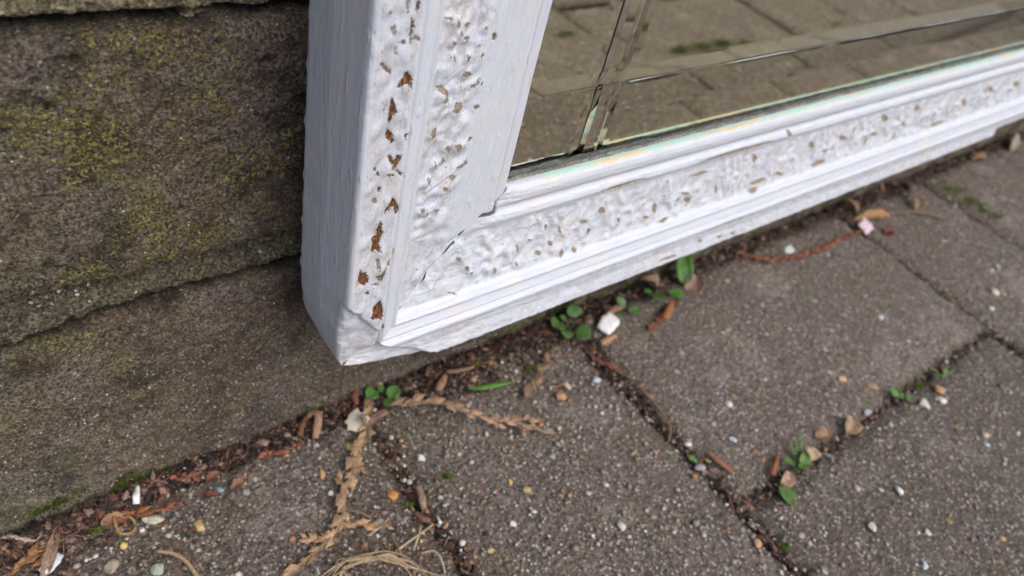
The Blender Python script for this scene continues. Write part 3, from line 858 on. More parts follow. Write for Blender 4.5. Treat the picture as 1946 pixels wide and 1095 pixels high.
gv = np.array(sorted(set([45.2] + list(PV[1:-1, 0]) + list(np.linspace(90, LZ - 90, 40)) + list(LZ - PV[1:-1, 0]) + [LZ - 45.2])))
GU, GV = np.meshgrid(gu, gv)
dep = np.maximum(np.interp(GU, PU[:, 0], PU[:, 1]), np.interp(GV, PV[:, 0], PV[:, 1]))
dep = np.maximum(dep, np.maximum(np.interp(LX - GU, PU[:, 0], PU[:, 1]), np.interp(LZ - GV, PV[:, 0], PV[:, 1])))
Pf = np.stack([X0 + GU, YA + GF + dep, Z0 + GV], -1)
Pk = np.stack([X0 + GU, np.full(GU.shape, YA + GB), Z0 + GV], -1)
ny, nx = GU.shape
i0 = np.arange(ny * nx).reshape(ny, nx); i1 = i0 + ny * nx
ring = np.concatenate([i0[0, :], i0[1:, -1], i0[-1, -2::-1], i0[-2:0:-1, 0]])
side = np.stack([ring, np.roll(ring, -1), np.roll(ring, -1) + ny * nx, ring + ny * nx], -1)
glass = mesh_obj("glass", np.concatenate([Pf.reshape(-1, 3), Pk.reshape(-1, 3)]),
                 [grid_faces(ny, nx), grid_faces(ny, nx, True, ny * nx), side[:, ::-1]], mat_glass(), mirror, smooth=False)
su = spaced((45, 120, 1.0), (120, 500, 4), (500, LX - 45, 20)); sv = spaced((45, 100, 1.0), (100, LZ - 45, 10))
SU, SV = np.meshgrid(su, sv)
ed = np.minimum(SU - 44.5, SV - 46.0)
mesh_obj("silvering", np.stack([X0 + SU, np.full(SU.shape, YA + GB + 0.12), Z0 + SV], -1), grid_faces(*SU.shape), mat_silver(), mirror, attrs={"edge": ed})
# the unpolished bottoms of the cuts: thin broken whitish lines
def cut_line(P0, P1, n, seed, wmax):
    t = np.linspace(0, 1, n); C = P0 + (P1 - P0) * t[:, None]; d = (P1 - P0) / np.linalg.norm(P1 - P0); sd_ = np.cross(d, (0, 1, 0))
    L = np.linalg.norm(P1 - P0)
    w = wmax * np.clip(.45 + 1.1 * fbm(t * L / 30, t * 0, 4, seed), .12, 1.0)
    wav = .10 * fbm(t * L / 6, t * 0 + 2, 3, seed + 1)
    V = np.concatenate([C + sd_ * (wav + w / 2)[:, None], C + sd_ * (wav - w / 2)[:, None]])
    i = np.arange(n - 1)
    return V, np.stack([i, i + 1, i + 1 + n, i + n], -1)
def gy(u, v): return YA + GF + max(np.interp(u, PU[:, 0], PU[:, 1]), np.interp(v, PV[:, 0], PV[:, 1])) - .04
acc = Acc()
V, F = cut_line(np.array([X0 + 86., gy(400, 70.2), Z0 + 70.2]), np.array([X0 + LX - 90, gy(400, 70.2), Z0 + 70.2]), 1500, 301, .42); acc.add(V, F, (.50, .55, .60))
V, F = cut_line(np.array([X0 + 46., gy(50, 70.2), Z0 + 70.2]), np.array([X0 + 72., gy(50, 70.2), Z0 + 70.2]), 60, 302, .2); acc.add(V, F, (.25, .24, .20))
V, F = cut_line(np.array([X0 + 81.2, gy(81.2, 300), Z0 + 78.]), np.array([X0 + 81.2, gy(81.2, 300), Z0 + LZ - 90]), 500, 303, .22); acc.add(V, F, (.30, .28, .22))
V, F = cut_line(np.array([X0 + 81.2, gy(81.2, 50), Z0 + 47.]), np.array([X0 + 81.2, gy(81.2, 50), Z0 + 62.]), 40, 304, .3); acc.add(V, F, (.45, .45, .40))
acc.build("cut_line", M_FLAKE, mirror)
# grime caked on the foot of the glass
gx = np.concatenate([np.arange(46, 240, .4), np.arange(240, 520, 1.0), np.arange(520, LX - 46, 8)]); gz = np.linspace(0, 1, 14)
GX, GZ = np.meshgrid(gx, gz)
top = 2.5 + .45 * fbm(GX / 5, GX * 0, 5, 311, .65) + .9 * sstep(120, 48, GX)
GZZ = 46.6 + GZ * top
GYY = YA + 10.93 - .25 * (1 - GZ) * (1 + .8 * fbm(GX / 2, GZ * 2, 3, 312)) - .05 * vn(GX / .7, GZ * 5, 0, 313)
gc = np.array([.105, .11, .098])[None, None] * (1 + .75 * fbm(GX / 3.5, GZ * 2.2, 4, 314)[..., None]) + .05 * np.clip(vn(GX / .9, GZ * 5, 0, 315), .3, 1)[..., None]
mesh_obj("grime", np.stack([X0 + GX, GYY, Z0 + GZZ], -1), grid_faces(*GX.shape), mat_tint("wet_grime", 0.7, 0.4, 1.5, 0.35, 0.45), mirror, colors=np.clip(gc, .02, .5).reshape(-1, 3))
# crumbling dark putty bead between lip and glass
bs = spaced((46, 240, 0.6), (240, 520, 1.2), (520, LX - 46, 8))
ba = np.linspace(0, math.pi, 9)
BS, BA = np.meshgrid(bs, ba)
br = 1.0 + 0.35 * fbm(BS / 3.5, BA * 1.2, 3, 33) + 0.25 * vn(BS / 1.1, BA * 2, 0, 34)
pb_ = np.stack([X0 + BS, YA + 10.3 - 0.7 * np.cos(BA) * np.minimum(br, 1.0), Z0 + 47.5 + 0.95 * np.sin(BA) * br], -1)
pc = np.repeat((np.array([0.20, 0.20, 0.185]) * (1 + .5 * fbm(BS / 6, BA, 3, 39)[..., None])).reshape(-1, 3), 1, 0)
mesh_obj("putty", pb_, grid_faces(*BS.shape), mat_tint("grimy_putty", 0.9, 0.4, 1.5, 0.2, 0.5), mirror, colors=np.clip(pc, 0.01, 1))
bs = spaced((46, 110, 0.6)); BS, BA = np.meshgrid(bs, ba)
br = (0.7 + 0.6 * fbm(BS / 3.0, BA * 1.2, 3, 35)) * sstep(78, 58, BS) + .05
pb2 = np.stack([X0 + 46.5 + 1.2 * np.sin(BA) * br, YA + 10.55 - 0.9 * np.cos(BA) * br, Z0 + BS], -1)
mesh_obj("putty", pb2, grid_faces(*BS.shape, flip=True), M_FLAKE, mirror, colors=np.clip(0.42 + .25 * fbm(BS / 1.5, BA * 2, 3, 36)[..., None] * np.ones(3), .05, .8).reshape(-1, 3))

# ------------------------------------------------------------------ builders of small things
def ico():
    p = (1 + 5 ** .5) / 2
    V = np.array([(-1, p, 0), (1, p, 0), (-1, -p, 0), (1, -p, 0), (0, -1, p), (0, 1, p), (0, -1, -p), (0, 1, -p), (p, 0, -1), (p, 0, 1), (-p, 0, -1), (-p, 0, 1)], float)
    V /= np.linalg.norm(V[0])
    F = np.array([(0, 11, 5), (0, 5, 1), (0, 1, 7), (0, 7, 10), (0, 10, 11), (1, 5, 9), (5, 11, 4), (11, 10, 2), (10, 7, 6), (7, 1, 8), (3, 9, 4), (3, 4, 2), (3, 2, 6), (3, 6, 8), (3, 8, 9), (4, 9, 5), (2, 4, 11), (6, 2, 10), (8, 6, 7), (9, 8, 1)])
    return V, F
IV, IF = ico()
def subdiv(V, F):
    V = list(map(tuple, V)); c = {}; G = []
    def mid(a, b):
        k = (min(a, b), max(a, b))
        if k not in c:
            m = np.array(V[a]) + np.array(V[b]); m /= np.linalg.norm(m); c[k] = len(V); V.append(tuple(m))
        return c[k]
    for a, b, d in F:
        x, y, z = mid(a, b), mid(b, d), mid(d, a); G += [(a, x, z), (b, y, x), (d, z, y), (x, y, z)]
    return np.array(V), np.array(G)
IV2, IF2 = subdiv(IV, IF)
IV3, IF3 = subdiv(IV2, IF2)

def rot(ax, ay, az):
    cx, sx_, cy, sy_, cz, sz = math.cos(ax), math.sin(ax), math.cos(ay), math.sin(ay), math.cos(az), math.sin(az)
    return np.array([[cz, -sz, 0], [sz, cz, 0], [0, 0, 1]]) @ np.array([[cy, 0, sy_], [0, 1, 0], [-sy_, 0, cy]]) @ np.array([[1, 0, 0], [0, cx, -sx_], [0, sx_, cx]])

def lumpy(size, seed, V=IV2, rough=0.22, angular=False):
    r = np.random.default_rng(seed)
    n = vn(V[:, 0] * 1.4 + seed, V[:, 1] * 1.4, V[:, 2] * 1.4 + .37, seed)
    W = V * (1 + rough * n[:, None])
    if angular:
        for _ in range(5):
            d = r.normal(size=3); d /= np.linalg.norm(d); h = r.uniform(.55, .8)
            k = W @ d; W = W - np.where(k > h, k - h, 0)[:, None] * d
    return W * np.asarray(size)

def pebble(px, py, w, h, col, label, seed, z=0.6, name="pebble", group=None, angular=True, flat=0.55, mat=None):
    p = on_z(px, py, z); m = px_mm(p)
    a, b = w * m / 2 * .86, h * m / 2 * 1.15
    W = lumpy((a, b, min(a, b) * flat), seed, IV3, .2, angular) @ rot(0, 0, math.radians(-20 + 17 * (seed % 5))).T
    c = np.clip(np.array(col) * (1 + .12 * vn(W[:, 0] * 1.3, W[:, 1] * 1.3, W[:, 2] + .3, seed)[:, None]), 0, .9)
    o = mesh_obj(name, W, IF3, mat or M_STONE, colors=c)
    o.location = tuple(p * MM)
    return tag(o, label, "pebble" if name == "pebble" else name.split('_')[-1], group)

def tube(acc, pts, rad, col, seg=6, flat=1.0, seed=0):
    P = np.asarray(pts, float)
    # smooth the path
    n = len(P); t = np.linspace(0, n - 1, max(8, (n - 1) * 6))
    Q = np.zeros((len(t), 3))
    for k in range(3): Q[:, k] = np.interp(t, np.arange(n), P[:, k])
    for _ in range(3): Q[1:-1] = Q[1:-1] * .5 + (Q[:-2] + Q[2:]) * .25
    rad = np.interp(np.linspace(0, 1, len(t)), np.linspace(0, 1, len(np.atleast_1d(rad))), np.atleast_1d(rad))
    T = np.gradient(Q, axis=0); T /= np.linalg.norm(T, axis=1)[:, None] + 1e-9
    up = np.array([0, 0, 1.]); S = np.cross(T, up); S /= np.linalg.norm(S, axis=1)[:, None] + 1e-9; N = np.cross(S, T)
    a = np.linspace(0, 2 * math.pi, seg, endpoint=False)
    jit = 1 + .18 * vn(np.arange(len(t))[:, None] * .7 + seed, a[None] * 1.1, 0.0, seed)
    V = Q[:, None] + (S[:, None] * np.cos(a)[None, :, None] + N[:, None] * (np.sin(a)[None, :, None] * flat)) * (rad[:, None] * jit)[..., None]
    i = np.arange(len(t) * seg).reshape(len(t), seg); j = np.roll(i, -1, 1)
    F = np.stack([i[:-1], j[:-1], j[1:], i[1:]], -1).reshape(-1, 4)
    V = V.reshape(-1, 3)
    acc.add(V, F, np.asarray(col) * (1 + .2 * vn(V[:, 0] * .8, V[:, 1] * .8, V[:, 2] + .1, seed)[:, None]))
    e = np.concatenate([V[:seg], V[-seg:]]); cap = np.array([[0, k + 1, k] for k in range(1, seg - 1)] + [[seg, seg + k, seg + k + 1] for k in range(1, seg - 1)])
    acc.add(e, cap, col)

def path3(pts, z=1.0, arch=0.0):
    P = []
    n = len(pts)
    for i, q in enumerate(pts):
        zz = q[2] if len(q) > 2 else z + arch * math.sin(math.pi * i / max(1, n - 1))
        P.append(on_z(q[0], q[1], zz))
    return np.array(P)

def scale_leaf(acc, p, d, side, L, W, H, col):
    """one overlapping scale of a cypress spray: a kite with thickness, pointing along d"""
    n = np.cross(side, d)
    V = np.array([p - d * L * .5, p + side * W, p + d * L * .62, p - side * W, p + n * H + d * L * .08, p - n * H * .5])
    F = np.array([(0, 1, 4), (1, 2, 4), (2, 3, 4), (3, 0, 4), (1, 0, 5), (2, 1, 5), (3, 2, 5), (0, 3, 5)])
    acc.add(V, F, col)

def spray(acc, pts3, width, col, seed, twig=True):
    r = np.random.default_rng(seed)
    P = np.asarray(pts3); seg = np.linalg.norm(np.diff(P, axis=0), axis=1); t = np.concatenate([[0], np.cumsum(seg)])
    L = t[-1]; step = width * .42; x = 0.0; k = 0
    while x < L:
        p = np.array([np.interp(x, t, P[:, j]) for j in range(3)]); q = np.array([np.interp(min(L, x + .4), t, P[:, j]) for j in range(3)])
        q0 = np.array([np.interp(max(0, x - .4), t, P[:, j]) for j in range(3)])
        d = q - q0; d /= np.linalg.norm(d) + 1e-9
        side = np.cross(d, (0, 0, 1.)); side /= np.linalg.norm(side) + 1e-9
        s = 1 if (k + (r.random() < .2)) % 2 else -1
        w = width * (0.75 + .3 * math.sin(x * .9 + seed)) * (1 - .45 * (x / L) ** 3)
        ang = s * r.uniform(.25, .55)
        dd = d * math.cos(ang) + side * math.sin(ang); ss = np.cross(dd, (0, 0, 1.)); ss = ss / np.linalg.norm(ss)
        ss = ss * math.cos(.35 * s) + np.array([0, 0, 1.]) * math.sin(.35 * s) * r.uniform(.2, 1)
        c = np.clip(np.array(col) * r.uniform(.65, 1.3), 0, 1)
        scale_leaf(acc, p + side * s * w * .22 + (0, 0, r.uniform(-.1, .25)), dd, ss, w * r.uniform(.95, 1.5), w * r.uniform(.30, .44), w * r.uniform(.08, .16), c)
        x += step * r.uniform(.75, 1.2); k += 1
    if twig: tube(acc, P - (0, 0, width * .1), width * .13, np.array(col) * .7, 5, 1, seed)

def leaf_mesh(L, W, cup=0.2, tip=1.0, fold=0.15, wav=0.0, seed=0, nu=11, nv=9):
    """a leaf blade along +x, thin but solid"""
    a = np.linspace(0, 1, nu); b = np.linspace(-1, 1, nv)
    wd = np.sin(math.pi * np.clip(a, 0, 1) ** tip) ** .62
    wd[0] = .06; wd[-1] = .03
    wd = wd * (1 + wav * np.sin(a * 19 + seed))
    A, B = np.meshgrid(a, b, indexing='ij')
    X = A * L; Y = B * wd[:, None] * W / 2
    Z = -cup * L * (A - .5) ** 2 * 1.5 + fold * W * abs(B) ** 1.4 * wd[:, None] + .03 * L * vn(A * 4 + seed, B * 3, 0, seed)
    T = np.stack([X, Y, Z], -1).reshape(-1, 3)
    th = max(.08, 0.025 * W)
    V = np.concatenate([T, T - (0, 0, th)])
    n = nu * nv
    i0 = np.arange(n).reshape(nu, nv)
    ring = np.concatenate([i0[0, :], i0[1:, -1], i0[-1, -2::-1], i0[-2:0:-1, 0]])
    F = np.concatenate([grid_faces(nu, nv), grid_faces(nu, nv, True, n), np.stack([ring + n, np.roll(ring, -1) + n, np.roll(ring, -1), ring], -1)])
    return V, F

GREEN = (0.095, 0.21, 0.055)
def seedling(px, py, leaves, label, name="seedling", group=None, col=GREEN, seed=0):
    """leaves: (px, py, height mm, length px, width px, yaw deg in plan, pitch deg)"""
    base = on_z(px, py, -0.5)
    e = empty(name, label, "seedling" if name == "seedling" else "plant", group, base)
    for i, (lx, ly, z, lw, ww, yaw, pit) in enumerate(leaves):
        c = on_z(lx, ly, z); m = px_mm(c)
        V, F = leaf_mesh(lw * m, ww * m * 1.15, .12, .85, .12, .03, seed + i)
        Rm = rot(math.radians(12 * ((i % 3) - 1)), math.radians(-pit), math.radians(yaw))
        ctr = np.array([lw * m / 2, 0, 0])
        W = (V - ctr) @ Rm.T + (c - base)
        r = np.random.default_rng(seed * 9 + i)
        cc = np.array(col) * r.uniform(.8, 1.25) * (1 + .1 * vn(W[:, 0], W[:, 1], 0, seed)[:, None])
        mesh_obj("leaf", W, F, M_LEAF, e, colors=cc)
        foot = (V[0:1] * 0 - ctr) @ Rm.T + (c - base)
        acc = Acc()
        tube(acc, [(0, 0, 0), (foot[0] * .55 + (0, 0, -.4)), foot[0]], [.32, .25, .2], np.array(col) * (.9, .8, .8), 6, 1, seed)
        acc.build("stalk", M_LEAF, e)
    return e

def strand(name, pts, rad_px, col, label, cat, z=0.8, arch=0.6, flat=1.0, seed=0, group=None, mat=None):
    P = path3(pts, z, arch); o0 = P[0].copy()
    acc = Acc(); m = px_mm(P.mean(0))
    tube(acc, P - o0, np.array(rad_px) * m, col, 7, flat, seed)
    o = acc.build(name, mat or M_LITTER); o.location = tuple(o0 * MM)
    return tag(o, label, cat, group)

def sprig(pts, w_px, col, label, branches=(), z=1.2, arch=1.0, seed=0, name="cypress_sprig"):
    P = path3(pts, z, arch); o0 = P[0].copy(); m = px_mm(P.mean(0))
    acc = Acc(); spray(acc, P - o0, w_px * m, col, seed)
    for k, b in enumerate(branches):
        spray(acc, path3(b, z + .3, arch * .6) - o0, w_px * m * .8, col, seed + 31 + k)
    o = acc.build(name, M_LITTER, smooth=False); o.location = tuple(o0 * MM)
    return tag(o, label, "sprig")

def flake(px, py, w, h, col, label, yaw, name="paint_flake", cat="flake", z=1.2, seed=0, thick=.5, tilt=(8, -6), mat=None, group=None):
    """a broken flat chip with an uneven outline"""
    p = on_z(px, py, z); m = px_mm(p); r = np.random.default_rng(seed)
    n = 18; a = np.linspace(0, 2 * math.pi, n, endpoint=False)
    sq = 1 / np.maximum(abs(np.cos(a)), abs(np.sin(a))) ** .8
    rr = sq * (1 + .10 * r.normal(size=n)) * .92
    X, Y = np.cos(a) * rr * w * m / 2, np.sin(a) * rr * h * m / 2 * 1.3
    rings = [(0.0, thick), (.55, thick * 1.1), (.93, thick), (1.0, thick * .6), (1.0, 0.0), (0, 0)]
    V = np.concatenate([np.stack([X * k, Y * k, np.full(n, zz) + .1 * thick * vn(X * 2 * k, Y * 2 * k, 0, seed) + .25 * thick * np.sin(X / (w * m) * 5)], -1) for k, zz in rings])
    F = np.concatenate([np.stack([np.arange(n) + j * n, np.roll(np.arange(n), -1) + j * n, np.roll(np.arange(n), -1) + (j + 1) * n, np.arange(n) + (j + 1) * n], -1) for j in range(len(rings) - 1)])
    V = V @ rot(math.radians(tilt[0]), math.radians(tilt[1]), math.radians(yaw)).T
    o = mesh_obj(name, V, F[:, ::-1], mat or M_FLAKE, colors=np.broadcast_to(np.array(col), (len(V), 3)))
    o.location = tuple(p * MM)
    return tag(o, label, cat, group)

def dead_leaf(px, py, L, W, yaw, pit, col, label, z=1.5, seed=0, cup=.3, fold=.4, name="dead_leaf"):
    p = on_z(px, py, z); m = px_mm(p)
    V, F = leaf_mesh(L * m, W * m * 1.3, cup, .9, fold, .08, seed, 13, 9)
    V[:, 2] += .10 * W * m * fbm(V[:, 0] / (.22 * L * m), V[:, 1] / (.3 * W * m), 2, seed + 5)
    V[:, 1] += .10 * W * m * fbm(V[:, 0] / (.12 * L * m), V[:, 1] * 0 + seed, 2, seed + 6)
    V = (V - (L * m / 2, 0, 0)) @ rot(.2, math.radians(-pit), math.radians(yaw)).T
    o = mesh_obj(name, V, F, M_LITTER, colors=np.clip(np.array(col) * (1 + .3 * vn(V[:, 0] * .8, V[:, 1] * .8, .2, seed)[:, None]), 0, 1))
    o.location = tuple(p * MM)
    return tag(o, label, "leaf")

# ------------------------------------------------------------------ uncountable litter, grit and moss
LINES = [  # joints of the paving that collect debris: (x0, y0, x1, y1, half width, share)
    (-30, 139.5, 90, 140.5, 4.2, 17), (90, 138.5, 190, 139.5, 5.5, 24), (190, 139, 330, 140, 4.0, 15), (330, 139, 640, 140, 4.2, 14),
    (92, 136, 92, 60, 2.2, 9), (192, 138, 192, 100, 3.6, 11), (192, 100, 192, -10, 2.0, 9), (192, 39, 260, 39.5, 2.2, 6), (260, 39, 400, 40, 2.0, 6), (397, 138, 397, 20, 2.2, 6), (398, 39, 600, 40, 2, 2),
    (-7, 137, -7, 100, 3, 5), (60, 100, 130, 60, 26, 4), (-20, 137, 30, 120, 6, 8), (200, 134, 215, 138, 8, 3), (108, 131, 190, 133, 6, 16), (-24, 135, 26, 142, 6, 16), (-20, 130, 8, 134, 6, 6), (280, 137, 460, 138, 5, 14)]
def along(n, seed):
    r = np.random.default_rng(seed)
    w = np.array([l[5] for l in LINES], float); w /= w.sum()
    k = r.choice(len(LINES), n, p=w); t = r.random(n); L = np.array(LINES)[k]
    x = L[:, 0] + (L[:, 2] - L[:, 0]) * t; y = L[:, 1] + (L[:, 3] - L[:, 1]) * t
    dx, dy = L[:, 2] - L[:, 0], L[:, 3] - L[:, 1]; ln = np.hypot(dx, dy)
    o = np.clip(r.normal(size=n) * .6, -2.2, 1.6) * L[:, 4]
    return np.stack([x - dy / ln * o, np.minimum(y + dx / ln * o, 145.0)], -1), r

acc = Acc()
pts, r = along(13000, 11)
BROWNS = np.array([(.030, .017, .014), (.016, .011, .011), (.055, .026, .020), (.14, .062, .040), (.22, .13, .09), (.05, .033, .028), (.30, .20, .15), (.022, .014, .013), (.15, .065, .038), (.018, .013, .014), (.035, .022, .020)])
for i, (x, y) in enumerate(pts):
    L = r.gamma(2.4, .55) + .35
    typ = r.random()
    c = BROWNS[r.integers(len(BROWNS))] * r.uniform(.5, 1.15)
    if typ < .45: W = lumpy((L * .55, L * .34, L * .2), i, IV, .35, False)
    elif typ < .72: W = lumpy((L * .95, L * .26, L * .10), i, IV, .35, False)
    else: W = lumpy((L * 1.5, .16, .14), i, IV, .2, False)
    W = W @ rot(r.normal() * .35, r.normal() * .3, r.uniform(0, 6.3)).T
    acc.add(W + (x, y, float(soil_h(np.array(x), np.array(y))) + r.uniform(.5, 2.0)), IF, c)
pts, r = along(1500, 14)
ex_ = np.stack([r.normal(20, 30, 260), r.normal(118, 14, 260)], -1); pts = np.concatenate([pts, ex_, np.stack([r.normal(70, 14, 220), r.normal(88, 12, 220)], -1)])
for i, (x, y) in enumerate(pts):
    if y > 144.5: continue
    L = r.uniform(1.5, 5.5); c = BROWNS[r.integers(2, len(BROWNS))] * r.uniform(.7, 1.3)
    W = IV * (L * .5, .13, .11); W[:, 1] += .25 * r.normal() * (W[:, 0] / L * 2) ** 2
    W = W @ rot(r.normal() * .2, r.normal() * .18, r.uniform(0, 6.3)).T
    acc.add(W + (x, y, (1.2 if y > 134 else .35) + r.uniform(0, 1.0)), IF, c)
o = acc.build("leaf_litter", M_LITTER, smooth=False)
tag(o, "dark crumbs of dead leaves and bark filling the gaps along the wall foot and paving joints", "leaf litter", kind="stuff")

acc = Acc()
r = np.random.default_rng(5)
STONES = np.array([(.42, .40, .37), (.30, .26, .22), (.55, .54, .52), (.22, .19, .17), (.36, .24, .13), (.27, .22, .18), (.48, .42, .33), (.17, .15, .145), (.34, .17, .08)])
n = 0
while n < 9000:
    x, y = r.uniform(-30, 560), r.uniform(-60, 139)
    if y < -30 + .0 and x < 60: continue
    if r.random() > math.exp(-max(0, x - 150) / 260): continue
    sz = min(2.0, .22 + r.gamma(1.5, .22))
    W = lumpy((sz, sz * r.uniform(.6, 1), sz * .5), n, IV, .25, False) @ rot(0, 0, r.uniform(0, 6.3)).T
    acc.add(W + (x, y, -.05 + r.uniform(-.15, .3)), IF, STONES[r.integers(len(STONES))] * r.uniform(.75, 1.15)); n += 1
pts, r = along(700, 12)
for i, (x, y) in enumerate(pts):
    sz = min(1.9, .3 + r.gamma(1.7, .25))
    W = lumpy((sz, sz * r.uniform(.6, 1), sz * .6), i + 9000, IV, .25, False) @ rot(0, 0, r.uniform(0, 6.3)).T
    acc.add(W + (x, y, float(soil_h(np.array(x), np.array(y))) + .8), IF, STONES[r.integers(len(STONES))] * r.uniform(.6, 1.1))
o = acc.build("grit", M_STONE, smooth=True)
tag(o, "pale and tan grit worn out of the paving blocks", "grit", kind="stuff")

def moss(name, spots, label, seed, col=(.075, .115, .02)):
    """spots: (x, y, z, radius x, radius y, radius z, blades)"""
    acc = Acc(); r = np.random.default_rng(seed)
    for (x, y, z, rx, ry, rz, n) in spots:
        for _ in range(n):
            p = np.array([x, y, z]) + r.normal(size=3) * .5 * (rx, ry, rz); p[2] = max(p[2], -1.5)
            h = r.uniform(.6, 1.5); w = r.uniform(.14, .3)
            d = np.array([r.normal() * .6, r.normal() * .6 - .5, 1.0]); d /= np.linalg.norm(d)
            s_ = np.cross(d, r.normal(size=3)); s_ /= np.linalg.norm(s_); q = np.cross(d, s_)
            V = np.array([p + s_ * w, p - s_ * w * .5 + q * w * .9, p - s_ * w * .5 - q * w * .9, p + d * h])
            acc.add(V, np.array([(0, 1, 3), (1, 2, 3), (2, 0, 3)]), np.array(col) * r.uniform(.45, 1.7) * (1 + .35 * (r.random() - .3), 1, 1))
    return tag(acc.build(name, M_MOSS, smooth=False), label, "moss", kind="stuff")

def wp(px, py): return on_y(px, py, YW)[[0, 2]]
ms = []
for px, py, k in [(75, 968, 260), (110, 955, 150), (180, 945, 200), (215, 930, 260), (240, 922, 220), (262, 918, 150), (285, 912, 220), (300, 900, 160), (150, 930, 60), (235, 910, 80)]:
    x, z = wp(px, py); ms.append((x, YW - .3, max(z, .5), 3.2, 1.0, 1.5, k))
for px in range(900, 1460, 35):
    x = on_z(px, 1010 - .395 * px, 0)[0]; ms.append((x, YW - .4, 4 + 2 * math.sin(px), 6, .8, 4.0, 60))
moss("moss", ms, "thin green moss along the foot of the brick wall", 3)
def gp(px, py, z=0): return on_z(px, py, z)
ms = []
for px, py, k, rr in [(1785, 345, 160, 8), (1803, 360, 220, 5), (1820, 366, 300, 9), (1838, 383, 380, 6), (1856, 390, 240, 9), (1868, 400, 320, 5), (1890, 411, 260, 8), (1830, 300, 180, 7), (1525, 425, 200, 4), (1510, 445, 160, 4),
                      (187, 1010, 160, 1.6), (925, 672, 200, 3), (905, 690, 120, 3), (1005, 700, 120, 2), (1490, 1040, 90, 2), (1745, 735, 120, 3), (1700, 745, 140, 3), (850, 905, 90, 2), (775, 960, 60, 2)]:
    q = gp(px, py); ms.append((q[0], min(q[1], 143), .3, rr, rr * .55, 1.1, k))
for x, y, k, rr in [(452, -84, 600, 12), (476, -84, 500, 12), (500, -84, 700, 12), (522, -78, 450, 12), (372, -124, 500, 10), (656, -84, 300, 12), (700, -66, 300, 14), (560, -62, 240, 12), (620, -62, 240, 12), (430, -64, 240, 10), (800, -64, 300, 20), (300, -63, 200, 10), (340, -62, 160, 8)]:
    ms.append((x, y, .3, rr, rr * .4, 2.0, k))
moss("moss", ms, "tufts of green moss growing in the joints between the paving blocks", 4, (.13, .20, .03))

# ------------------------------------------------------------------ seedlings and green leaves
seedling(722, 757, [(706, 748, 3.5, 27, 26, 200, 10), (748, 745, 4.0, 29, 25, 25, 15), (737, 765, 2.5, 20, 17, -80, 5), (724, 738, 3, 15, 12, 110, 20)],
         "small round-leaved green seedling between the cream leaf scrap and the mirror's bottom corner", seed=1)
seedling(1085, 628, [(1058, 616, 5, 28, 30, 190, 15), (1090, 591, 6, 26, 30, 80, 25), (1109, 633, 5, 30, 32, -50, 10), (1077, 636, 4, 22, 24, -110, 5), (1070, 605, 4.5, 15, 15, 140, 20)],
         "bright round-leaved green seedling just left of the white paint flake", seed=2)
seedling(1195, 590, [(1180, 573, 5, 22, 17, 110, 25), (1206, 590, 4, 24, 16, -10, 10), (1175, 596, 3, 12, 11, 200, 10)],
         "tiny seedling with two small oval leaves right of the white paint flake", seed=3)
seedling(1247, 568, [(1247, 563, 5, 34, 32, -100, 20), (1232, 556, 4, 18, 16, 150, 15)], "single broad-leaved green seedling under the frame's lower rail", seed=4)
seedling(1290, 565, [(1301, 508, 9, 66, 30, 62, 40), (1286, 558, 4, 30, 18, -35, 5)], "tall bright green lobed leaf standing against the frame's lower rail",
         "weed", col=(.075, .21, .03), seed=5)
seedling(1512, 895, [(1495, 940, 1.5, 40, 36, -108, -6), (1530, 872, 3, 34, 20, 30, 20), (1500, 878, 3, 26, 18, 150, 15), (1528, 885, 2.5, 24, 16, -10, 10), (1514, 850, 5, 34, 6, 85, 50), (1522, 845, 5.5, 44, 5, 75, 55), (1505, 852, 5, 34, 5, 105, 50)],
         "weed at the paving corner with one round leaf hanging over the block", "weed", col=(.10, .19, .04), seed=6)
seedling(1700, 752, [(1698, 745, 3, 22, 14, 95, 20), (1712, 752, 2, 20, 11, -10, 10), (1730, 756, 1.5, 22, 15, 10, 5)], "low green weed in the joint left of the two pale pebbles", "weed", col=(.08, .17, .035), seed=7)
seedling(1785, 716, [(1792, 712, 3, 44, 6, -20, 20), (1780, 706, 3, 34, 5, 140, 25), (1797, 706, 4, 36, 5, 30, 30)], "wispy green grass tuft in the joint above the orange pebble", "grass_tuft", col=(.13, .24, .05), seed=8)
seedling(1316, 873, [(1314, 870, 1.5, 12, 10, 90, 10), (1322, 876, 1.5, 9, 8, -30, 5)], "minute green sprout in the middle joint beside the dry reddish stick", seed=9)
strand("grass_sprout", [(893, 738), (915, 737), (940, 732), (972, 727)], [3.0, 5.5, 6.5, 2.5], (.11, .28, .04), "single bright green grass blade lying below the mirror's corner", "grass blade", 2.5, 1.0, .35, 3, mat=M_LEAF)

# ------------------------------------------------------------------ cypress sprays, twigs and stalks
TAN, RUST, BROWN = (.36, .235, .135), (.26, .10, .045), (.14, .06, .03)
sprig([(712, 728), (703, 790), (690, 835), (672, 885), (655, 935), (652, 985), (632, 1018), (590, 1055), (535, 1102)], 30, TAN,
      "longest tan cypress spray running down to the bottom edge from the round-leaved seedling", [[(650, 990), (690, 996), (742, 1000)], [(672, 885), (700, 900)], [(622, 1030), (575, 1020)], [(660, 930), (640, 900)]], 1.6, 1.4, 1)
sprig([(757, 768), (800, 761), (850, 766), (890, 785), (930, 795), (975, 800), (1015, 812), (1052, 824)], 23, (.36, .235, .15),
      "pale tan cypress spray curving across the block below the green grass blade", [[(975, 800), (1000, 795), (1030, 797)], [(930, 795), (955, 815)], [(985, 803), (1000, 824)]], 2.0, 2.0, 2)
sprig([(22, 1084), (48, 1066), (70, 1048), (92, 1034), (108, 1022)], 25, (.32, .155, .065), "orange-brown cypress tip lying flat at the lower left corner", [[(70, 1068), (88, 1050), (100, 1036)]], 1.2, .8, 3)
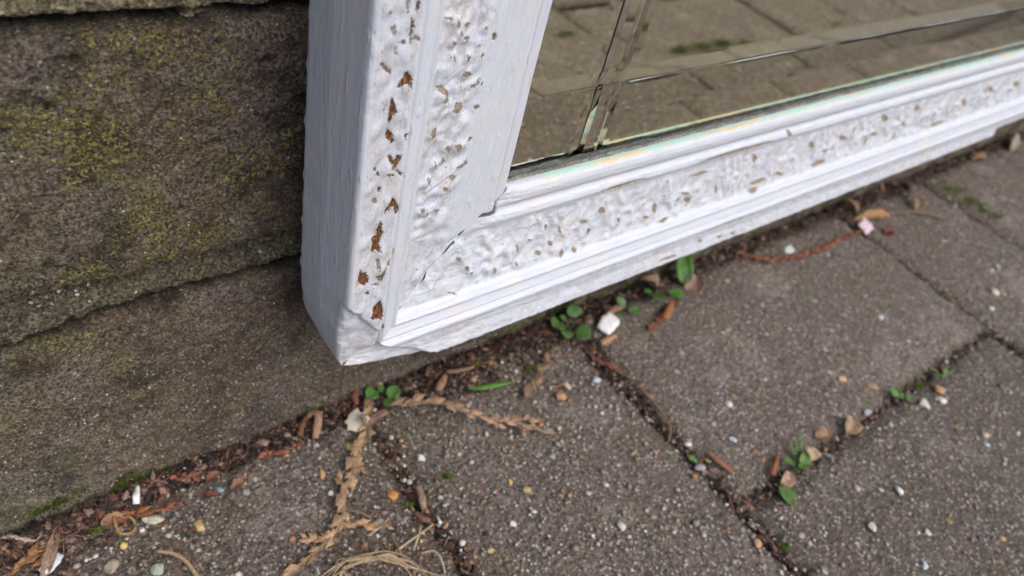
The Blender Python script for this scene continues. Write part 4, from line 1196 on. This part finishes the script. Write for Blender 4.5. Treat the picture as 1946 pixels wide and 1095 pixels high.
sprig([(192, 978), (225, 980), (262, 975), (300, 968), (348, 958)], 21, RUST, "rusty red cypress fragment lying below the white sliver at the wall foot", [[(225, 980), (240, 996)]], 2.0, 1.0, 4)
sprig([(1232, 628), (1262, 600), (1292, 568)], 15, (.20, .075, .04), "reddish brown cypress twig pointing up to the tall lobed leaf", (), 1.6, .8, 5)
sprig([(1003, 752), (1022, 716), (1040, 685), (1054, 658)], 21, (.27, .17, .10), "thick tan cypress twig left of the bright round-leaved seedling", (), 2.2, .6, 6)
sprig([(1405, 482), (1455, 494), (1520, 488), (1580, 466), (1642, 436)], 15, (.24, .085, .04), "long reddish cypress spray bowed along the wall foot", (), 2.0, 1.2, 7)
sprig([(333, 908), (355, 902), (382, 908)], 20, (.26, .085, .045), "short red-brown cypress scrap on the dark litter left of the teal pebble", (), 2.0, .6, 8)
sprig([(500, 868), (525, 858), (552, 852), (568, 842)], 18, (.24, .09, .05), "short rust-coloured cypress scrap in the litter above the lower left block", (), 2.2, .6, 9)
sprig([(1120, 672), (1150, 690), (1185, 706)], 17, (.17, .06, .04), "dark red cypress scrap in the top of the middle joint", (), 2.2, .6, 10)
strand("twig", [(1347, 860), (1370, 880), (1394, 899)], [6, 6.5, 5], (.26, .12, .07), "dry reddish stick lying along the middle joint", "twig", 1.6, .3, .6, 2)
strand("twig", [(1467, 903), (1473, 885), (1478, 868)], [6, 6, 4], (.27, .09, .04), "short orange stick stuck upright beside the corner weed", "twig", 1.6, 1.0, .6, 4)
strand("twig", [(1215, 735), (1245, 768), (1262, 790), (1275, 812), (1270, 842)], [3.5, 3, 2.6, 2.4, 1.6], (.20, .12, .08), "thin bent brown stalk at the middle joint", "twig", 1.4, .6, 1, 5)
strand("stalk", [(300, 1048), (325, 1050), (350, 1062), (366, 1082), (378, 1100)], [3, 4, 4, 4, 4], (.36, .26, .15), "thin curved tan stalk beside the left block's yellow stones", "stalk", 1.2, .4, 1, 6)
acc = Acc(); o0 = on_z(700, 1062, 1.0); rb = np.random.default_rng(44); mb = px_mm(o0)
for k in range(9):
    jx, jy = rb.normal(0, 5, 6), rb.normal(0, 6, 6)
    pp = [(600 + 8 * k + jx[0], 1100 + jy[0]), (650 + jx[1], 1072 + jy[1]), (690 + jx[2], 1060 + jy[2]), (735 + jx[3], 1058 + jy[3]), (775 + jx[4], 1072 + jy[4]), (832 - 6 * k + jx[5], 1092 + 1.5 * jy[5])]
    tube(acc, path3(pp, .8 + rb.uniform(0, .8), 1.6) - o0, np.array([1.4, 2.2, 2.4, 2.2, 1.0]) * mb, np.array((.34, .255, .16)) * rb.uniform(.6, 1.2), 6, .7, 60 + k)
o = acc.build("grass_bundle", M_LITTER); o.location = tuple(o0 * MM)
tag(o, "arched bundle of straw-coloured dry grass at the bottom edge", "dry grass")
for k, (q, lab) in enumerate([([(752, 1048), (790, 1020), (822, 998)], "pale dry straw slanting above the arched grass bundle"),
                              ([(786, 1046), (796, 1015), (800, 1000)], "short pale straw crossing the slanting dry straw"),
                              ([(700, 1018), (720, 1004), (738, 985)], "thinnest straw sticking out beside the long tan spray's side branch"),
                              ([(846, 1090), (838, 1060), (825, 1045), (800, 1052)], "hooked straw curl at the right end of the arched grass bundle"),
                              ([(745, 1020), (760, 1048), (772, 1075)], "loose brown straw leaning on the arched grass bundle"),
                              ([(655, 968), (690, 975), (705, 986)], "short tan straw right of the long tan spray")]):
    strand("stalk", q, [2.2, 2.4, 1.5], (.40, .31, .19) if k < 4 else (.22, .15, .09), lab, "stalk", 1.2, .8, 1, 20 + k)
strand("stalk", [(0, 1022), (22, 1020), (50, 1026), (68, 1029)], [3, 5, 5, 2], (.42, .36, .29), "bleached stalk at the left edge above the orange-brown cypress tip", "stalk", 1.6, .4, .6, 30)
strand("stalk", [(66, 1030), (76, 1020), (86, 1012)], [1.6, 1.5, 1], (.38, .32, .25), "hair-thin stalk beside the bleached one at the left edge", "stalk", 1.6, .4, 1, 31)
strand("stalk", [(1682, 406), (1735, 402), (1765, 406), (1798, 418)], [2.6, 2.6, 2.6, 2], (.20, .12, .08), "fine curved brown stalk right of the tan dead leaf", "stalk", 1.0, .6, 1, 32)
strand("stalk", [(214, 973), (217, 990), (224, 1008), (228, 1014)], [2.4, 3, 3.2, 2], (.36, .20, .07), "amber stalk curling over the rusty fragment near the seed ring", "stalk", 3.0, .6, 1, 33)
strand("bark_strip", [(585, 790), (597, 783), (606, 790), (603, 812), (599, 832)], [6, 7, 8, 8, 6], (.36, .22, .14), "curled tan bark strip at the wall foot", "bark strip", 3.4, 2.0, .4, 34)
strand("bark_strip", [(570, 828), (574, 806), (585, 790)], [5, 6, 5], (.17, .08, .04), "dark brown bark strip left of the curled tan one", "bark strip", 3.2, 1.0, .5, 35)
strand("bark_strip", [(795, 925), (803, 950), (806, 968)], [7, 8, 6], (.27, .18, .13), "grey-brown bark strip in the joint below the white pebble", "bark strip", 1.6, .4, .6, 36)
strand("bark_strip", [(790, 975), (802, 985), (818, 990)], [5, 7, 6], (.15, .08, .055), "dark bark strip lying across the left joint", "bark strip", 1.6, .4, .6, 37)
strand("bark_strip", [(676, 742), (674, 755), (678, 768)], [5, 6, 5], (.23, .09, .045), "upright reddish bark strip left of the small seedling", "bark strip", 4.0, .4, .6, 38)
strand("bark_strip", [(832, 742), (838, 728), (846, 714)], [6, 9, 5], (.30, .18, .11), "tan bark strip left of the green grass blade", "bark strip", 3.0, .4, .5, 39)
strand("bark_strip", [(850, 706), (875, 704), (900, 697)], [3.5, 4.5, 4], (.24, .15, .10), "thin brown bark strip above the green grass blade", "bark strip", 3.5, .4, .6, 40)
strand("bark_strip", [(1150, 600), (1165, 588), (1185, 580)], [6, 8, 6], (.24, .14, .10), "brown bark strip behind the white paint flake", "bark strip", 3.0, .4, .6, 41)
strand("bark_strip", [(1142, 652), (1155, 645), (1170, 637)], [6, 8, 5], (.36, .20, .11), "orange-tan bark strip below the white paint flake", "bark strip", 2.0, .4, .6, 42)
strand("bark_strip", [(1262, 606), (1270, 592), (1276, 575)], [7, 9, 6], (.30, .12, .05), "rusty bark strip left of the tall lobed leaf", "bark strip", 3.0, .4, .5, 43)

# ------------------------------------------------------------------ dead leaves and seeds
dead_leaf(96, 1052, 118, 17, 62, 4, (.27, .19, .125), "narrow dry grey-tan leaf lying across the pale blue flake", 1.8, 1, .15, .5)
dead_leaf(1660, 412, 90, 18, -18, 6, (.34, .19, .085), "tan dead leaf on the paving above the pink petal", 2.5, 2, .2, .4)
dead_leaf(1745, 385, 38, 18, 30, 8, (.25, .185, .125), "pale buff curled dead leaf left of the moss strip", 3.0, 3, .5, .5)
dead_leaf(1722, 360, 34, 14, 70, 15, (.13, .07, .045), "brown curled dead leaf under the frame's lower rail", 4.0, 4, .6, .6)
dead_leaf(1618, 392, 40, 16, 100, 25, (.22, .14, .07), "olive-brown dead leaf tucked against the wall foot", 4.0, 5, .4, .5)
dead_leaf(1935, 275, 52, 26, 10, 8, (.30, .25, .18), "big cream dead leaf at the right edge below the broken rail end", 4.0, 6, .4, .4)
dead_leaf(1865, 300, 40, 12, -20, 10, (.22, .12, .055), "orange-brown dead leaf left of the big cream one", 4.0, 7, .5, .5)
dead_leaf(1690, 440, 24, 16, 0, 10, (.11, .02, .015), "dark red leaf scrap right of the pink petal", 1.6, 8, .3, .3)
dead_leaf(1318, 540, 44, 30, 20, 20, (.25, .16, .13), "mauve-brown dead leaf right of the tall lobed leaf", 3.0, 9, .4, .4)
dead_leaf(1235, 540, 40, 28, 120, 25, (.26, .16, .12), "dull pink-brown dead leaf behind the broad-leaved seedling", 5.0, 10, .5, .5)
dead_leaf(405, 905, 28, 14, 10, 15, (.16, .065, .04), "red-brown dead leaf above the teal pebble", 3.0, 11, .4, .4)
dead_leaf(400, 940, 34, 12, -30, 15, (.12, .042, .024), "deep red dead leaf under the teal pebble", 2.0, 12, .4, .3)
dead_leaf(455, 918, 40, 15, 15, 12, (.19, .10, .065), "salmon-brown dead leaf right of the teal pebble", 2.2, 13, .4, .4)
dead_leaf(700, 800, 24, 40, 80, 10, (.30, .20, .14), "crumpled tan leaf scrap right of the cream one", 2.5, 14, .5, .6)
dead_leaf(1495, 912, 46, 20, 20, 8, (.36, .23, .16), "buff leaf scrap left of the corner weed's round leaf", 1.6, 15, .3, .4)
dead_leaf(1618, 808, 42, 26, 20, 10, (.30, .20, .12), "peach-coloured leaf scrap in the joint right of the corner weed", 1.8, 16, .3, .3)
dead_leaf(1563, 828, 30, 20, -30, 15, (.30, .18, .09), "ochre leaf scrap between the corner weed and the peach-coloured scrap", 1.8, 17, .4, .5)
dead_leaf(1538, 862, 30, 24, 60, 25, (.42, .30, .19), "cream-tan leaf scrap leaning on the corner weed", 2.2, 18, .4, .4)
dead_leaf(215, 990, 50, 22, -10, 10, (.27, .17, .10), "brown wrinkled dead leaf by the seed ring", 2.2, 19, .4, .4)
flake(678, 799, 44, 32, (.50, .45, .36), "cream dry leaf scrap lying left of the long tan spray", 20, "leaf_scrap", "leaf scrap", 2.6, 3, .4, (14, -12))
acc = Acc(); c0 = on_z(238, 1000, 1.2); m = px_mm(c0); a = np.linspace(0, 2 * math.pi, 19)
tube(acc, np.stack([np.cos(a) * 17 * m, np.sin(a) * 14 * m * 1.3, .6 * np.sin(a * 2)], -1), [3.2 * m] * 19, (.30, .19, .10), 7, 1, 2)
o = acc.build("seed_ring", M_LITTER); o.location = tuple(c0 * MM); tag(o, "small hollow brown seed ring below the rusty fragment", "seed ring")
dead_leaf(290, 985, 42, 15, -35, 4, (.50, .46, .36), "pale cream seed case right of the seed ring", 2.4, 21, .1, -.4, "seed_case")

# ------------------------------------------------------------------ flakes and petals
flake(1155, 617, 50, 28, (.74, .74, .76), "thick white paint flake lying among green seedlings", 22, z=2.2, seed=1, thick=1.6, tilt=(10, -4))
o = strand("paint_flake", [(258, 958), (259, 942), (262, 925)], [6, 6.5, 4], (.74, .75, .76), "white paint sliver standing at the wall foot", "flake", 5.0, 1.0, .5, 50, mat=M_FLAKE)
flake(98, 1070, 46, 22, (.58, .63, .70), "pale blue-white flake under the narrow dry leaf", 40, "paint_flake", z=.9, seed=2, thick=.4, tilt=(4, 3))
flake(1645, 430, 30, 22, (.62, .50, .56), "pink petal on the paving by the wall", 10, "petal", "petal", 2.0, 4, .4, (18, -14))
flake(1500, 475, 24, 13, (.62, .66, .63), "small greenish white petal by the long reddish spray", 0, "petal", "petal", 1.8, 5, .4, (10, -6))

# ------------------------------------------------------------------ pebbles one can pick out
W_, CR, OR, GY, BL_ = (.62, .62, .62), (.47, .39, .30), (.36, .215, .12), (.30, .30, .31), (.46, .51, .56)
for k, (px, py, w, h, c, lab) in enumerate([
    (800, 871, 19, 16, W_, "whitest round pebble on the left block, beside the left joint"),
    (835, 990, 10, 18, W_, "glossy white oval pebble in the left joint"),
    (1385, 768, 18, 13, W_, "white pebble alone on the middle block"),
    (1393, 836, 14, 14, BL_, "bluish white pebble above the dry reddish stick"),
    (1308, 845, 14, 13, W_, "pale pebble in the middle joint left of the bluish white one"),
    (1333, 888, 32, 14, GY, "grey stony crumb in the middle joint left of the dry stick"),
    (1757, 767, 32, 22, (.60, .56, .52), "largest pale pebble near the right joint"),
    (1790, 760, 22, 15, (.66, .60, .46), "cream pebble right of the largest pale one"),
    (1783, 740, 22, 22, OR, "orange pebble above the cream one"),
    (1657, 735, 22, 20, OR, "round orange pebble at the edge of the right joint"),
    (1600, 720, 22, 14, (.50, .34, .20), "sandy pebble on the middle block left of the round orange one"),
    (1648, 784, 26, 14, GY, "grey pebble in the right joint"),
    (1078, 733, 18, 20, CR, "cream pebble beside the brown twig end"),
    (1066, 752, 22, 22, (.38, .20, .10), "dull orange pebble touching the cream one below the thick tan twig"),
    (1133, 722, 16, 18, BL_, "blue-white pebble on the block corner by the middle joint"),
    (1673, 604, 12, 11, BL_, "small bright bluish pebble high on the middle block"),
    (1890, 555, 26, 16, (.54, .44, .36), "pinkish cream pebble at the right side"),
    (1883, 586, 14, 12, BL_, "blue-grey pebble below the pinkish cream one"),
    (416, 930, 12, 18, (.20, .32, .36), "small teal pebble on the dark litter"),
    (378, 1000, 30, 24, (.44, .31, .15), "flat tan pebble on the left block"),
    (235, 1036, 18, 15, (.50, .40, .12), "yellow pebble left of the curved tan stalk"),
    (213, 1076, 34, 28, (.36, .31, .23), "rough beige pebble at the bottom left"),
    (298, 1082, 30, 24, (.30, .33, .26), "mossy grey pebble between the beige one and the curved stalk"),
    (746, 941, 26, 20, (.44, .21, .06), "orange-brown pebble right of the long tan spray"),
    (664, 848, 22, 20, (.46, .34, .17), "golden tan pebble left of the long tan spray"),
    (612, 902, 14, 22, (.46, .27, .14), "upright orange pebble on the left block near the wall"),
    (630, 938, 13, 12, W_, "small white pebble on the left block"),
    (720, 995, 26, 18, GY, "grey pebble at the end of the side branch"),
    (1757, 1075, 24, 11, BL_, "pale bluish sliver of stone at the bottom right"),
    (1658, 1002, 26, 15, (.58, .54, .48), "oval cream pebble low on the right block"),
    (1710, 932, 17, 15, W_, "white pebble in the middle of the right block"),
    (1675, 932, 10, 10, W_, "smaller white pebble beside the white one on the right block"),
    (1872, 826, 20, 14, CR, "peach pebble at the right of the right block"),
    (1875, 845, 12, 12, BL_, "bluish pebble below the peach one"),
    (1440, 1032, 26, 14, (.45, .26, .14), "brick-orange pebble by the lower end of the middle joint"),
    (1764, 1012, 15, 13, (.56, .50, .40), "yellowish pebble above the pale sliver of stone"),
    (1180, 1000, 22, 17, (.42, .40, .37), "pale grey pebble low on the centre block"),
    (975, 995, 14, 14, W_, "little white pebble at the centre bottom"),
    (932, 1047, 16, 13, (.47, .35, .19), "tan pebble right of the straw curl"),
    (1002, 930, 16, 14, (.46, .31, .12), "amber pebble on the centre block"),
    (970, 916, 10, 14, (.52, .37, .12), "small yellow pebble beside the amber one")]):
    pebble(px, py, w, h, c, lab, 300 + k, group="loose pebbles on the paving")
